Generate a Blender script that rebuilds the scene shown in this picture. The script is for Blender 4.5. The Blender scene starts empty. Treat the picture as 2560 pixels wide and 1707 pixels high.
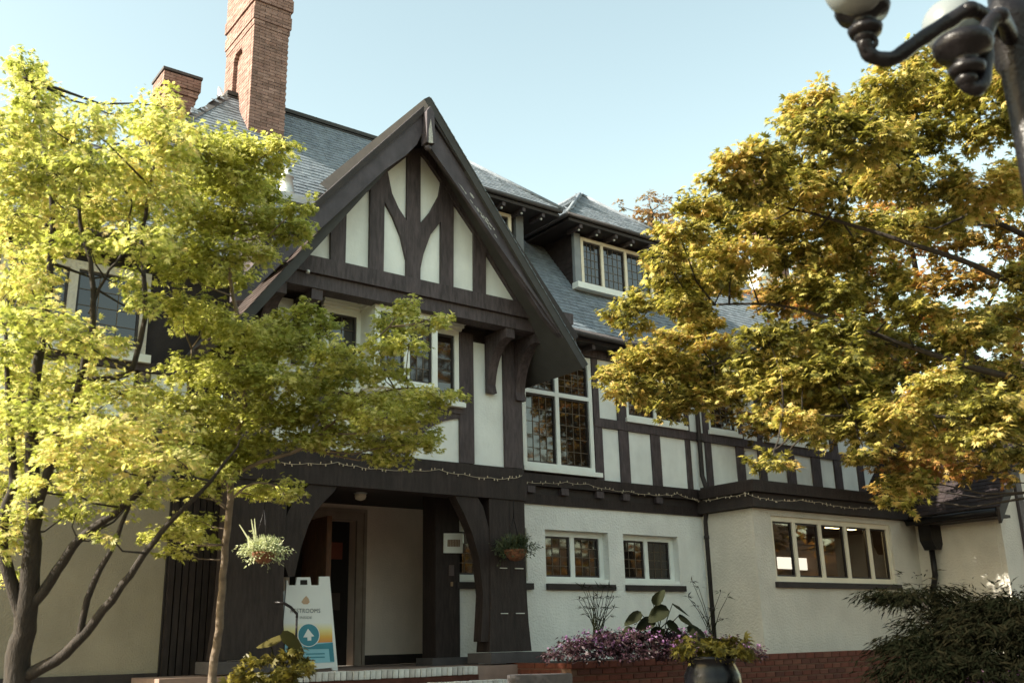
import bpy, bmesh, math, random
import numpy as np
from mathutils import Vector, Matrix, noise
random.seed(7); RNG = np.random.default_rng(7)
scene = bpy.context.scene
COL = scene.collection
R = math.radians

# ------------------------------------------------------------------ camera
F_PX = 2483.46; SRC = 2560.0 / 2352.0
yaw, pitch, roll = R(52.85), R(16.736), R(-1.346)
_h = np.array([math.cos(yaw), math.sin(yaw), 0]); _r = np.array([math.sin(yaw), -math.cos(yaw), 0]); _u = np.array([0, 0, 1.])
FW = _h * math.cos(pitch) + _u * math.sin(pitch)
_uu = -_h * math.sin(pitch) + _u * math.cos(pitch)
RT = _r * math.cos(roll) + _uu * math.sin(roll)
UP = -_r * math.sin(roll) + _uu * math.cos(roll)
CAM = np.array([0, 0, 1.6])
cd = bpy.data.cameras.new('camera'); cam = bpy.data.objects.new('camera', cd); COL.objects.link(cam)
cd.sensor_width = 36; cd.lens = F_PX / 2560 * 36; cd.clip_start = 0.1; cd.clip_end = 2000
cd.dof.use_dof = True; cd.dof.focus_distance = 13.6; cd.dof.aperture_fstop = 1.7
m = Matrix.Identity(4)
for i in range(3):
    m[i][0] = RT[i]; m[i][1] = UP[i]; m[i][2] = -FW[i]; m[i][3] = CAM[i]
cam.matrix_world = m
scene.camera = cam

# ------------------------------------------------------------------ light
SUN_AZ = 165.0      # degrees counter-clockwise from +X
SUN_EL = 34.0
w = bpy.data.worlds.new('World'); scene.world = w; w.use_nodes = True
nt = w.node_tree; nt.nodes.clear()
sky = nt.nodes.new('ShaderNodeTexSky'); sky.sky_type = 'NISHITA'; sky.sun_disc = False
sky.sun_elevation = R(SUN_EL); sky.sun_rotation = R(90 - SUN_AZ)
sky.altitude = 0; sky.air_density = 1.0; sky.dust_density = 0.8; sky.ozone_density = 1.0
bg = nt.nodes.new('ShaderNodeBackground'); bg.inputs[1].default_value = 0.15
tint = nt.nodes.new('ShaderNodeMix'); tint.data_type = 'RGBA'; tint.blend_type = 'MULTIPLY'; tint.inputs[0].default_value = 1
tint.inputs[7].default_value = (0.94, 0.785, 0.505, 1)
hs = nt.nodes.new('ShaderNodeHueSaturation'); hs.inputs['Saturation'].default_value = 1.0; hs.inputs['Hue'].default_value = 0.5
out = nt.nodes.new('ShaderNodeOutputWorld')
nt.links.new(sky.outputs[0], hs.inputs['Color']); nt.links.new(hs.outputs[0], tint.inputs[6])
nt.links.new(tint.outputs[2], bg.inputs[0]); nt.links.new(bg.outputs[0], out.inputs[0])
ld = bpy.data.lights.new('sun', 'SUN'); ld.energy = 3.4; ld.angle = R(0.5); ld.color = (1.0, 0.92, 0.78)
sun = bpy.data.objects.new('sun', ld); COL.objects.link(sun)
sd = Vector((math.cos(R(SUN_AZ)) * math.cos(R(SUN_EL)), math.sin(R(SUN_AZ)) * math.cos(R(SUN_EL)), math.sin(R(SUN_EL))))
sun.rotation_euler = sd.to_track_quat('Z', 'Y').to_euler()
scene.view_settings.view_transform = 'Standard'; scene.view_settings.look = 'None'
scene.view_settings.exposure = 2.12; scene.view_settings.gamma = 1
scene.view_settings.use_curve_mapping = False
scene.render.engine = 'CYCLES'
scene.cycles.max_bounces = 6; scene.cycles.diffuse_bounces = 3; scene.cycles.transmission_bounces = 4
scene.cycles.transparent_max_bounces = 8; scene.cycles.caustics_reflective = False; scene.cycles.caustics_refractive = False
scene.cycles.use_denoising = True

# ------------------------------------------------------------------ placing helpers
def ray(x, y):
    return FW * F_PX + RT * (x * SRC - 1280) - UP * (y * SRC - 853.5)
def atY(x, y, Y):
    d = ray(x, y); return CAM + d * (Y / d[1])
def atX(x, y, X):
    d = ray(x, y); return CAM + d * (X / d[0])
def atD(x, y, dist):
    return CAM + ray(x, y) / F_PX * dist
def zoomer(ox, oy, s):
    return lambda a, b: ((ox + a / s) / SRC, (oy + b / s) / SRC)
Z1 = zoomer(500, 1100, 2067 / 800.)      # porch
Z3 = zoomer(600, 200, 2.24)               # gable
Z4 = zoomer(1200, 400, 1829 / 700.)
Z5 = zoomer(600, 700, 2091 / 800.)        # oriel
Z6 = zoomer(1300, 850, 2.352)             # right wing upper
Z7 = zoomer(1250, 1200, 3.92)             # lower windows
def xs(zf, a, b, Y): return float(atY(*zf(a, b), Y)[0])
def zs(zf, a, b, Y): return float(atY(*zf(a, b), Y)[2])

# ------------------------------------------------------------------ materials
def mat_new(name):
    m = bpy.data.materials.new(name); m.use_nodes = True
    n = m.node_tree; b = n.nodes['Principled BSDF']; return m, n, b
def simple(name, col, rough=0.7, metal=0.0, vary=0.12, scale=6.0, bump=0.0, bscale=60.0, spec=0.5, stretch=None, col2=None, streak=None):
    m, n, b = mat_new(name)
    tc = n.nodes.new('ShaderNodeTexCoord'); src = tc.outputs['Object']
    if stretch:
        mp = n.nodes.new('ShaderNodeMapping'); mp.inputs['Scale'].default_value = stretch
        n.links.new(src, mp.inputs[0]); src = mp.outputs[0]
    ns = n.nodes.new('ShaderNodeTexNoise'); ns.inputs['Scale'].default_value = scale; ns.inputs['Detail'].default_value = 6
    n.links.new(src, ns.inputs['Vector'])
    cr = n.nodes.new('ShaderNodeValToRGB'); e = cr.color_ramp.elements
    c2 = col2 or tuple(min(1, c * (1 + vary)) for c in col)
    e[0].position = 0.32; e[1].position = 0.7
    e[0].color = (*[c * (1 - vary) for c in col], 1); e[1].color = (*c2, 1)
    n.links.new(ns.outputs['Fac'], cr.inputs[0]); n.links.new(cr.outputs[0], b.inputs['Base Color'])
    if streak:      # weathering: vertical runs and blotches of dirt
        mp2 = n.nodes.new('ShaderNodeMapping'); mp2.inputs['Scale'].default_value = streak[2]; n.links.new(tc.outputs['Object'], mp2.inputs[0])
        n3 = n.nodes.new('ShaderNodeTexNoise'); n3.inputs['Scale'].default_value = 1.6; n3.inputs['Detail'].default_value = 9; n3.inputs['Roughness'].default_value = .65; n.links.new(mp2.outputs[0], n3.inputs['Vector'])
        mr3 = n.nodes.new('ShaderNodeMapRange'); mr3.inputs[1].default_value = .32; mr3.inputs[2].default_value = .68; mr3.inputs[3].default_value = streak[0]; mr3.inputs[4].default_value = streak[1]; n.links.new(n3.outputs['Fac'], mr3.inputs[0])
        mx3 = n.nodes.new('ShaderNodeMix'); mx3.data_type = 'RGBA'; mx3.blend_type = 'MULTIPLY'; mx3.inputs[0].default_value = 1; n.links.new(cr.outputs[0], mx3.inputs[6]); n.links.new(mr3.outputs[0], mx3.inputs[7]); n.links.new(mx3.outputs[2], b.inputs['Base Color'])
    b.inputs['Roughness'].default_value = rough; b.inputs['Metallic'].default_value = metal
    b.inputs['Specular IOR Level'].default_value = spec
    if bump:
        n2 = n.nodes.new('ShaderNodeTexNoise'); n2.inputs['Scale'].default_value = bscale; n2.inputs['Detail'].default_value = 5
        n.links.new(src, n2.inputs['Vector'])
        bp = n.nodes.new('ShaderNodeBump'); bp.inputs['Strength'].default_value = bump; bp.inputs['Distance'].default_value = 0.02
        n.links.new(n2.outputs['Fac'], bp.inputs['Height']); n.links.new(bp.outputs[0], b.inputs['Normal'])
    return m
def island(name, cols, rough=0.85, bump=0.4, bscale=80, spec=0.3, by_object=False):
    """colour chosen per loose piece (brick, shingle)"""
    m, n, b = mat_new(name)
    cr = n.nodes.new('ShaderNodeValToRGB'); cr.color_ramp.interpolation = 'LINEAR'
    el = cr.color_ramp.elements
    while len(el) < len(cols): el.new(0.5)
    for i, c in enumerate(cols):
        el[i].position = i / (len(cols) - 1); el[i].color = (*c, 1)
    if by_object:
        g = n.nodes.new('ShaderNodeObjectInfo'); n.links.new(g.outputs['Random'], cr.inputs[0])
    else:
        g = n.nodes.new('ShaderNodeNewGeometry'); n.links.new(g.outputs['Random Per Island'], cr.inputs[0])
    tc = n.nodes.new('ShaderNodeTexCoord')
    ns = n.nodes.new('ShaderNodeTexNoise'); ns.inputs['Scale'].default_value = 9; ns.inputs['Detail'].default_value = 8
    n.links.new(tc.outputs['Object'], ns.inputs['Vector'])
    mr = n.nodes.new('ShaderNodeMapRange'); mr.inputs[1].default_value = .3; mr.inputs[2].default_value = .7; mr.inputs[3].default_value = .72; mr.inputs[4].default_value = 1.18
    n.links.new(ns.outputs['Fac'], mr.inputs[0])
    mx = n.nodes.new('ShaderNodeMix'); mx.data_type = 'RGBA'; mx.blend_type = 'MULTIPLY'; mx.inputs[0].default_value = 1
    n.links.new(cr.outputs[0], mx.inputs[6]); n.links.new(mr.outputs[0], mx.inputs[7]); n.links.new(mx.outputs[2], b.inputs['Base Color'])
    b.inputs['Roughness'].default_value = rough; b.inputs['Specular IOR Level'].default_value = spec
    n2 = n.nodes.new('ShaderNodeTexNoise'); n2.inputs['Scale'].default_value = bscale
    n.links.new(tc.outputs['Object'], n2.inputs['Vector'])
    bp = n.nodes.new('ShaderNodeBump'); bp.inputs['Strength'].default_value = bump; bp.inputs['Distance'].default_value = 0.01
    n.links.new(n2.outputs['Fac'], bp.inputs['Height']); n.links.new(bp.outputs[0], b.inputs['Normal'])
    return m
def leaf_mat(name, cols, trans=0.5, rough=0.5, tboost=1.5, spec=.35):
    m = bpy.data.materials.new(name); m.use_nodes = True; n = m.node_tree; n.nodes.clear()
    g = n.nodes.new('ShaderNodeNewGeometry')
    cr = n.nodes.new('ShaderNodeValToRGB'); el = cr.color_ramp.elements
    while len(el) < len(cols): el.new(0.5)
    for i, c in enumerate(cols):
        el[i].position = i / (len(cols) - 1); el[i].color = (*c, 1)
    tc = n.nodes.new('ShaderNodeTexCoord'); ns = n.nodes.new('ShaderNodeTexNoise'); ns.inputs['Scale'].default_value = 1.3; ns.inputs['Detail'].default_value = 3
    n.links.new(tc.outputs['Object'], ns.inputs['Vector'])
    mm = n.nodes.new('ShaderNodeMapRange'); mm.inputs[1].default_value = .3; mm.inputs[2].default_value = .7; mm.inputs[3].default_value = -.35; mm.inputs[4].default_value = .35
    n.links.new(ns.outputs['Fac'], mm.inputs[0])
    ad = n.nodes.new('ShaderNodeMath'); ad.operation = 'ADD'; n.links.new(g.outputs['Random Per Island'], ad.inputs[0]); n.links.new(mm.outputs[0], ad.inputs[1])
    n.links.new(ad.outputs[0], cr.inputs[0])
    bs = n.nodes.new('ShaderNodeBsdfPrincipled'); bs.inputs['Roughness'].default_value = rough; bs.inputs['Specular IOR Level'].default_value = spec
    n.links.new(cr.outputs[0], bs.inputs['Base Color'])
    tr = n.nodes.new('ShaderNodeBsdfTranslucent')
    ml = n.nodes.new('ShaderNodeMix'); ml.data_type = 'RGBA'; ml.blend_type = 'MULTIPLY'; ml.inputs[0].default_value = 1
    ml.clamp_result = False; ml.inputs[7].default_value = (tboost, tboost * 1.0, tboost * .72, 1)
    n.links.new(cr.outputs[0], ml.inputs[6]); n.links.new(ml.outputs[2], tr.inputs['Color'])
    mx = n.nodes.new('ShaderNodeMixShader'); mx.inputs[0].default_value = trans
    n.links.new(bs.outputs[0], mx.inputs[1]); n.links.new(tr.outputs[0], mx.inputs[2])
    o = n.nodes.new('ShaderNodeOutputMaterial'); n.links.new(mx.outputs[0], o.inputs[0]); return m
def glass_dark(name, base=(.012, .009, .007)):
    m, n, b = mat_new(name)
    b.inputs['Base Color'].default_value = (*base, 1); b.inputs['Roughness'].default_value = .035; b.inputs['IOR'].default_value = 1.65
    b.inputs['Specular IOR Level'].default_value = .62
    return m
def glass_clear(name):
    m = bpy.data.materials.new(name); m.use_nodes = True; n = m.node_tree; n.nodes.clear()
    t = n.nodes.new('ShaderNodeBsdfTransparent'); t.inputs[0].default_value = (.8, .77, .72, 1)
    g = n.nodes.new('ShaderNodeBsdfGlossy'); g.inputs['Roughness'].default_value = .02
    lw_ = n.nodes.new('ShaderNodeLayerWeight'); lw_.inputs[0].default_value = .5
    pw = n.nodes.new('ShaderNodeMath'); pw.operation = 'POWER'; pw.inputs[1].default_value = 4; n.links.new(lw_.outputs['Facing'], pw.inputs[0])
    f = n.nodes.new('ShaderNodeMath'); f.operation = 'MULTIPLY_ADD'; f.inputs[1].default_value = .6; f.inputs[2].default_value = .07; n.links.new(pw.outputs[0], f.inputs[0])
    mx = n.nodes.new('ShaderNodeMixShader'); n.links.new(f.outputs[0], mx.inputs[0]); n.links.new(t.outputs[0], mx.inputs[1]); n.links.new(g.outputs[0], mx.inputs[2])
    o = n.nodes.new('ShaderNodeOutputMaterial'); n.links.new(mx.outputs[0], o.inputs[0]); return m
def emit(name, col, s):
    m = bpy.data.materials.new(name); m.use_nodes = True; n = m.node_tree; n.nodes.clear()
    e = n.nodes.new('ShaderNodeEmission'); e.inputs[0].default_value = (*col, 1); e.inputs[1].default_value = s
    o = n.nodes.new('ShaderNodeOutputMaterial'); n.links.new(e.outputs[0], o.inputs[0]); return m

M = {}
M['plaster'] = simple('white_stucco', (.80, .82, .78), .9, vary=.07, scale=1.7, bump=.9, bscale=30, spec=.2, streak=(.88, 1.04, (1.3, 1.3, .55)))
M['tan'] = simple('warm_shade_stucco', (.63, .60, .53), .9, vary=.08, scale=1.5, bump=.9, bscale=30, spec=.2, streak=(.88, 1.04, (1.3, 1.3, .55)))  # white stucco, warm dimmer light of the bay and block put into its colour
M['shadestucco'] = simple('tree_shade_stucco', (.32, .28, .21), .9, vary=.1, scale=1.5, bump=.55, bscale=55, spec=.2, streak=(.88, 1.04, (1.3, 1.3, .55)))  # white stucco with the maple's shade put into its colour
M['lowtimber'] = simple('shade_dark_timber', (.024, .017, .016), .62, vary=.35, scale=5, bump=.35, bscale=26, spec=.3, stretch=(6, 6, 1), streak=(.75, 1.3, (3, 3, .8)))  # house timber, its colour darkened for the dimmer lower storey
M['warmwall'] = simple('bounce_warm_plaster', (.82, .70, .62), .9, vary=.05, scale=2, bump=.4, bscale=50, spec=.2, streak=(.88, 1.04, (1.3, 1.3, .55)))  # white recess plaster, warm bounced light of the porch put into its colour
M['panel'] = simple('white_plaster', (.80, .84, .82), .85, vary=.07, scale=2.3, bump=.3, bscale=38, spec=.2, streak=(.88, 1.04, (1.3, 1.3, .55)))
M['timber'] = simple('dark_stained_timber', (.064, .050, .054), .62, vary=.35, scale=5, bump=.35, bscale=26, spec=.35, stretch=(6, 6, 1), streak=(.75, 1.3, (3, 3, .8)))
M['barge'] = simple('weathered_black_board', (.066, .056, .066), .6, vary=.3, scale=3, bump=.25, bscale=18, spec=.4, streak=(.75, 1.3, (3, 3, .8)))
M['peel'] = simple('flaking_white_undercoat', (.42, .42, .4), .8, vary=.3, scale=40)
M['trim'] = simple('white_window_paint', (.78, .82, .78), .5, vary=.05, scale=4, bump=.08, bscale=40)
M['cream'] = simple('cream_paint', (.74, .68, .54), .5, vary=.05)
M['casement'] = simple('black_casement', (.02, .014, .014), .5)
M['lead'] = simple('lead_came', (.11, .085, .06), .5, metal=.3)
M['glass'] = glass_dark('old_window_glass')
M['skyglass'] = glass_dark('dormer_window_glass', (.02, .02, .02)); 
M['clear'] = glass_clear('clear_window_glass')
M['shingle'] = island('roof_shingle', [(.17, .20, .23), (.20, .23, .265), (.18, .21, .24), (.21, .245, .275), (.16, .19, .22)], .85, .5, 60)
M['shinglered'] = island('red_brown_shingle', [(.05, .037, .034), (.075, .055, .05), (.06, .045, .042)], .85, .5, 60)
M['shinglebase'] = simple('roof_felt', (.05, .05, .05), .9)
M['shinglewall'] = island('wall_shingle', [(.03, .022, .022), (.045, .033, .033), (.025, .02, .02)], .8, .4, 60)
M['brick'] = island('red_brick', [(.23, .145, .12), (.28, .175, .15), (.19, .12, .10), (.32, .21, .18), (.25, .15, .125)], .85, .5, 90)
M['brickobj'] = island('garden_brick', [(.10, .030, .020), (.13, .042, .027), (.075, .028, .02), (.14, .055, .036)], .85, .5, 90, by_object=True)
M['brickwhite'] = island('white_painted_brick', [(.55, .56, .54), (.66, .66, .63), (.42, .40, .38), (.62, .62, .6)], .8, .5, 70, by_object=True)
M['mortar'] = simple('brick_mortar', (.36, .30, .26), .95, bump=.3)
M['mortardark'] = simple('garden_mortar', (.13, .075, .05), .95, bump=.3)
M['stone'] = simple('grey_painted_stone', (.06, .055, .058), .8, vary=.2, bump=.4, bscale=30)
M['door'] = simple('varnished_oak', (.13, .05, .018), .45, vary=.35, scale=7, bump=.2, stretch=(9, 9, 1))
M['dark'] = simple('dark_interior', (.012, .009, .008), .9)
M['darkwood'] = simple('dark_board', (.022, .016, .015), .7, vary=.3, bump=.3)
M['floor'] = simple('porch_floor', (.26, .18, .145), .8, bump=.3)
M['metal'] = simple('black_iron', (.008, .007, .008), .3, vary=.3, bump=.3, bscale=45, spec=.22)
M['galv'] = simple('galvanised_metal', (.55, .57, .56), .42, metal=.35)
M['urn'] = simple('glazed_black_urn', (.004, .004, .005), .22, vary=.3, bump=.1, bscale=8, spec=.22)
M['globe'] = simple('opal_glass_globe', (.17, .19, .19), .25, vary=.02)
M['bark'] = simple('maple_bark', (.022, .016, .011), .85, vary=.4, scale=9, bump=.6, bscale=20, stretch=(3, 3, .7))
M['palebark'] = simple('pale_maple_bark', (.16, .12, .085), .8, vary=.35, scale=12, bump=.5, bscale=30)
M['soil'] = simple('soil', (.03, .02, .015), .95, bump=.6)
M['ground'] = simple('brick_paving_ground', (.11, .088, .07), .9, vary=.25, scale=3, bump=.5)
M['maple'] = leaf_mat('yellow_green_maple_leaf', [(.17, .20, .045), (.30, .33, .08), (.45, .47, .14), (.62, .60, .27), (.60, .50, .24)], .5, tboost=1.5)
M['maple2'] = leaf_mat('lime_maple_leaf', [(.20, .22, .045), (.34, .36, .085), (.50, .50, .15), (.66, .63, .30)], .5, tboost=1.45)
M['autumn'] = leaf_mat('autumn_maple_leaf', [(.075, .077, .018), (.165, .162, .032), (.32, .292, .062), (.57, .50, .17), (.54, .38, .13)], .42, tboost=1.4)
M['bronze'] = leaf_mat('bronze_maple_leaf', [(.07, .06, .015), (.16, .12, .025), (.32, .22, .045), (.50, .34, .10), (.46, .20, .07)], .4, tboost=1.4)
M['russet'] = leaf_mat('russet_leaf', [(.12, .08, .04), (.22, .13, .06), (.30, .16, .07), (.14, .14, .05)], .35)
M['orange'] = leaf_mat('orange_leaf', [(.16, .12, .02), (.34, .15, .03), (.45, .2, .04), (.2, .22, .04)], .4)
M['park'] = leaf_mat('olive_park_leaf', [(.05, .05, .015), (.12, .09, .02), (.25, .13, .03)], .35)
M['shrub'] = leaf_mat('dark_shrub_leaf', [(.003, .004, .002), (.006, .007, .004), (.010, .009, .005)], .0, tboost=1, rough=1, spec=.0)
M['chart'] = leaf_mat('chartreuse_leaf', [(.07, .06, .012), (.14, .12, .02), (.24, .20, .04)], .3, tboost=1)
M['green'] = leaf_mat('green_leaf', [(.008, .010, .005), (.016, .019, .008), (.013, .014, .008)], .1, tboost=1, rough=.8, spec=.08)
M['olive'] = leaf_mat('olive_brown_leaf', [(.045, .038, .012), (.07, .06, .018)], .1, tboost=1, rough=.8, spec=.08)
M['basketgreen'] = leaf_mat('basket_green_leaf', [(.05, .07, .035), (.09, .12, .06), (.12, .13, .08)], .3, tboost=1)
M['silver'] = leaf_mat('silvery_basket_leaf', [(.25, .32, .16), (.42, .48, .28), (.6, .62, .42)], .35, tboost=1)
M['purple'] = leaf_mat('purple_bed_leaf', [(.025, .012, .018), (.05, .02, .03), (.03, .02, .015)], .2, tboost=1)
M['petal'] = leaf_mat('lilac_petal', [(.13, .05, .15), (.21, .09, .24), (.30, .17, .27)], .3, tboost=1)
M['coir'] = simple('coir_basket', (.20, .09, .05), .95, vary=.4, scale=30, bump=.9, bscale=70)
M['signwhite'] = simple('white_sign_plastic', (.66, .70, .70), .45, vary=.02)
M['teal'] = simple('teal_print', (.03, .20, .27), .5, vary=.03)
M['lightblue'] = simple('light_blue_print', (.22, .48, .58), .5, vary=.03)
M['navy'] = simple('navy_print', (.06, .12, .22), .5, vary=.03)
M['brownprint'] = simple('brown_print', (.22, .15, .09), .6)
M['wire'] = simple('cream_light_wire', (.5, .42, .3), .5)
M['tube'] = emit('fluorescent_tube', (1, .78, .38), 5.0)
M['spotglow'] = emit('bright_spot_glow', (.95, .93, .85), .5)  # glow for bright spots in the bay glass, no real lamp
M['room'] = simple('room_wall', (.10, .065, .045), .9)
def grad_mat():
    m, n, b = mat_new('sunset_print')
    tc = n.nodes.new('ShaderNodeTexCoord'); sp = n.nodes.new('ShaderNodeSeparateXYZ'); n.links.new(tc.outputs['Generated'], sp.inputs[0])
    cr = n.nodes.new('ShaderNodeValToRGB'); e = cr.color_ramp.elements; e.new(.35); e.new(.6)
    for i, (p, c) in enumerate([(0, (.55, .2, .06)), (.3, (.62, .36, .06)), (.6, (.66, .6, .25)), (1, (.66, .7, .7))]):
        e[i].position = p; e[i].color = (*c, 1)
    n.links.new(sp.outputs[2], cr.inputs[0]); n.links.new(cr.outputs[0], b.inputs['Base Color']); return m
M['sunset'] = grad_mat()

# ------------------------------------------------------------------ object helpers
def link(name, me, parent=None, mat=None, kind=None):
    o = bpy.data.objects.new(name, me); COL.objects.link(o)
    if mat is not None and not me.materials: me.materials.append(mat)
    if parent is not None: o.parent = parent
    if kind: o['kind'] = kind
    return o
def finish(bm, name, mat, parent=None, kind=None, bevel=0.0, smooth=False):
    if bevel:
        bmesh.ops.bevel(bm, geom=[e for e in bm.edges if len(e.link_faces) == 2 and e.calc_face_angle(0) > .5], offset=bevel, segments=1, affect='EDGES', profile=.5)
    bmesh.ops.recalc_face_normals(bm, faces=bm.faces)
    me = bpy.data.meshes.new(name); bm.to_mesh(me); bm.free()
    if smooth:
        for p in me.polygons: p.use_smooth = True
    return link(name, me, parent, mat, kind)
def add_box(bm, x0, x1, y0, y1, z0, z1):
    v = [bm.verts.new(p) for p in ((x0, y0, z0), (x1, y0, z0), (x1, y1, z0), (x0, y1, z0), (x0, y0, z1), (x1, y0, z1), (x1, y1, z1), (x0, y1, z1))]
    for f in ((0, 3, 2, 1), (4, 5, 6, 7), (0, 1, 5, 4), (1, 2, 6, 5), (2, 3, 7, 6), (3, 0, 4, 7)): bm.faces.new([v[i] for i in f])
    return v
def box(name, x0, x1, y0, y1, z0, z1, mat, parent=None, bevel=0.004, kind=None):
    bm = bmesh.new(); add_box(bm, x0, x1, y0, y1, z0, z1)
    return finish(bm, name, mat, parent, kind, bevel)
def add_prism(bm, pts, y0, y1):
    a = [bm.verts.new((p[0], y0, p[1])) for p in pts]; b = [bm.verts.new((p[0], y1, p[1])) for p in pts]
    n = len(pts); bm.faces.new(a); bm.faces.new(b[::-1])
    for i in range(n): bm.faces.new((a[i], b[i], b[(i + 1) % n], a[(i + 1) % n]))
def prism(name, pts, y0, y1, mat, parent=None, bevel=0.004, kind=None):
    bm = bmesh.new(); add_prism(bm, pts, y0, y1); return finish(bm, name, mat, parent, kind, bevel)
def prism_x(name, pts, x0, x1, mat, parent=None, bevel=0.004):
    """pts are (y, z), extruded along X"""
    bm = bmesh.new(); a = [bm.verts.new((x0, p[0], p[1])) for p in pts]; b = [bm.verts.new((x1, p[0], p[1])) for p in pts]
    n = len(pts); bm.faces.new(a); bm.faces.new(b[::-1])
    for i in range(n): bm.faces.new((a[i], b[i], b[(i + 1) % n], a[(i + 1) % n]))
    return finish(bm, name, mat, parent, None, bevel)
def px_prism(name, zf, pts, Y, y0, y1, mat, parent=None, bevel=0.004):
    q = [atY(*zf(a, b), Y) for a, b in pts]
    return prism(name, [(p[0], p[2]) for p in q], y0, y1, mat, parent, bevel)
def slab(name, pts, thick, mat, parent=None, kind=None):
    """planar 3-D polygon thickened downward along its normal"""
    p = [Vector(q) for q in pts]; n = (p[1] - p[0]).cross(p[2] - p[0]).normalized()
    if n.z < 0: n = -n
    bm = bmesh.new(); a = [bm.verts.new(q) for q in p]; b = [bm.verts.new(q - n * thick) for q in p]
    bm.faces.new(a); bm.faces.new(b[::-1])
    for i in range(len(p)): bm.faces.new((a[i], b[i], b[(i + 1) % len(p)], a[(i + 1) % len(p)]))
    return finish(bm, name, mat, parent, kind)
def add_tube(bm, pts, radii, seg=6, cap=True):
    pts = [Vector(p) for p in pts]
    if not hasattr(radii, '__len__'): radii = [radii] * len(pts)
    rings = []
    ref = Vector((0, 0, 1))
    for i, p in enumerate(pts):
        t = (pts[min(i + 1, len(pts) - 1)] - pts[max(i - 1, 0)]).normalized()
        rf = ref if abs(t.z) < .9 else Vector((1, 0, 0))
        a = t.cross(rf).normalized(); b = t.cross(a).normalized()
        rings.append([bm.verts.new(p + (a * math.cos(2 * math.pi * k / seg) + b * math.sin(2 * math.pi * k / seg)) * radii[i]) for k in range(seg)])
    for i in range(len(rings) - 1):
        # align rings to avoid twisting
        r0, r1 = rings[i], rings[i + 1]
        best = min(range(seg), key=lambda s: sum((r0[k].co - r1[(k + s) % seg].co).length for k in range(seg)))
        rings[i + 1] = r1 = r1[best:] + r1[:best]
        for k in range(seg): bm.faces.new((r0[k], r0[(k + 1) % seg], r1[(k + 1) % seg], r1[k]))
    if cap: bm.faces.new(rings[0][::-1]); bm.faces.new(rings[-1])
def tube(name, pts, radii, mat, parent=None, seg=8, kind=None):
    bm = bmesh.new(); add_tube(bm, pts, radii, seg); return finish(bm, name, mat, parent, kind, smooth=True)
def add_lathe(bm, prof, c=(0, 0, 0), seg=24, M4=None):
    rings = []
    for r, z in prof:
        ring = []
        for k in range(seg):
            a = 2 * math.pi * k / seg; v = Vector((r * math.cos(a), r * math.sin(a), z))
            if M4: v = M4 @ v
            ring.append(bm.verts.new(v + Vector(c)))
        rings.append(ring)
    for i in range(len(rings) - 1):
        for k in range(seg): bm.faces.new((rings[i][k], rings[i][(k + 1) % seg], rings[i + 1][(k + 1) % seg], rings[i + 1][k]))
    bm.faces.new(rings[0][::-1]); bm.faces.new(rings[-1])
def lathe(name, prof, c, mat, parent=None, seg=24):
    bm = bmesh.new(); add_lathe(bm, prof, c, seg); return finish(bm, name, mat, parent, smooth=True)
def sphere(name, c, r, mat, parent=None, sc=(1, 1, 1)):
    bm = bmesh.new(); bmesh.ops.create_uvsphere(bm, u_segments=28, v_segments=18, radius=1)
    for v in bm.verts: v.co = Vector((v.co.x * r * sc[0] + c[0], v.co.y * r * sc[1] + c[1], v.co.z * r * sc[2] + c[2]))
    return finish(bm, name, mat, parent, smooth=True)
def empty(name, loc, label, cat, group=None):
    o = bpy.data.objects.new(name, None); COL.objects.link(o); o.location = loc
    o.empty_display_size = .2
    o['label'] = label; o['category'] = cat
    if group: o['group'] = group
    return o
def adopt(root):
    """keep children's world placement although the root sits at the thing's base"""
    inv = Matrix.Translation(root.location).inverted()
    for c in root.children: c.matrix_parent_inverse = inv
def tag(o, label, cat, group=None):
    o['label'] = label; o['category'] = cat
    if group: o['group'] = group
    return o
def copy_tree(o, parent=None, name=None):
    c = o.copy(); COL.objects.link(c)
    if parent is not None: c.parent = parent
    for ch in list(o.children): copy_tree(ch, c)
    return c
def wall_holes(name, x0, x1, z0, z1, holes, y0, y1, mat, parent=None):
    X = sorted({x0, x1, *[h[0] for h in holes], *[h[1] for h in holes]}); Zs = sorted({z0, z1, *[h[2] for h in holes], *[h[3] for h in holes]})
    def solid(i, j):
        if i < 0 or j < 0 or i >= len(X) - 1 or j >= len(Zs) - 1: return False
        cx, cz = (X[i] + X[i + 1]) / 2, (Zs[j] + Zs[j + 1]) / 2
        return not any(h[0] < cx < h[1] and h[2] < cz < h[3] for h in holes)
    bm = bmesh.new(); vs = {}
    def V(x, y, z):
        k = (round(x, 5), round(y, 5), round(z, 5))
        if k not in vs: vs[k] = bm.verts.new(k)
        return vs[k]
    for i in range(len(X) - 1):
        for j in range(len(Zs) - 1):
            if not solid(i, j): continue
            a, b, c, d = X[i], X[i + 1], Zs[j], Zs[j + 1]
            bm.faces.new((V(a, y0, c), V(b, y0, c), V(b, y0, d), V(a, y0, d))); bm.faces.new((V(a, y1, c), V(a, y1, d), V(b, y1, d), V(b, y1, c)))
            if not solid(i - 1, j): bm.faces.new((V(a, y0, c), V(a, y0, d), V(a, y1, d), V(a, y1, c)))
            if not solid(i + 1, j): bm.faces.new((V(b, y0, c), V(b, y1, c), V(b, y1, d), V(b, y0, d)))
            if not solid(i, j - 1): bm.faces.new((V(a, y0, c), V(a, y1, c), V(b, y1, c), V(b, y0, c)))
            if not solid(i, j + 1): bm.faces.new((V(a, y0, d), V(b, y0, d), V(b, y1, d), V(a, y1, d)))
    return finish(bm, name, mat, parent)

# ------------------------------------------------------------------ the setting
g = box('ground', -300, 300, -300, 300, -.2, 0, M['ground'], None, 0); g['kind'] = 'structure'

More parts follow.
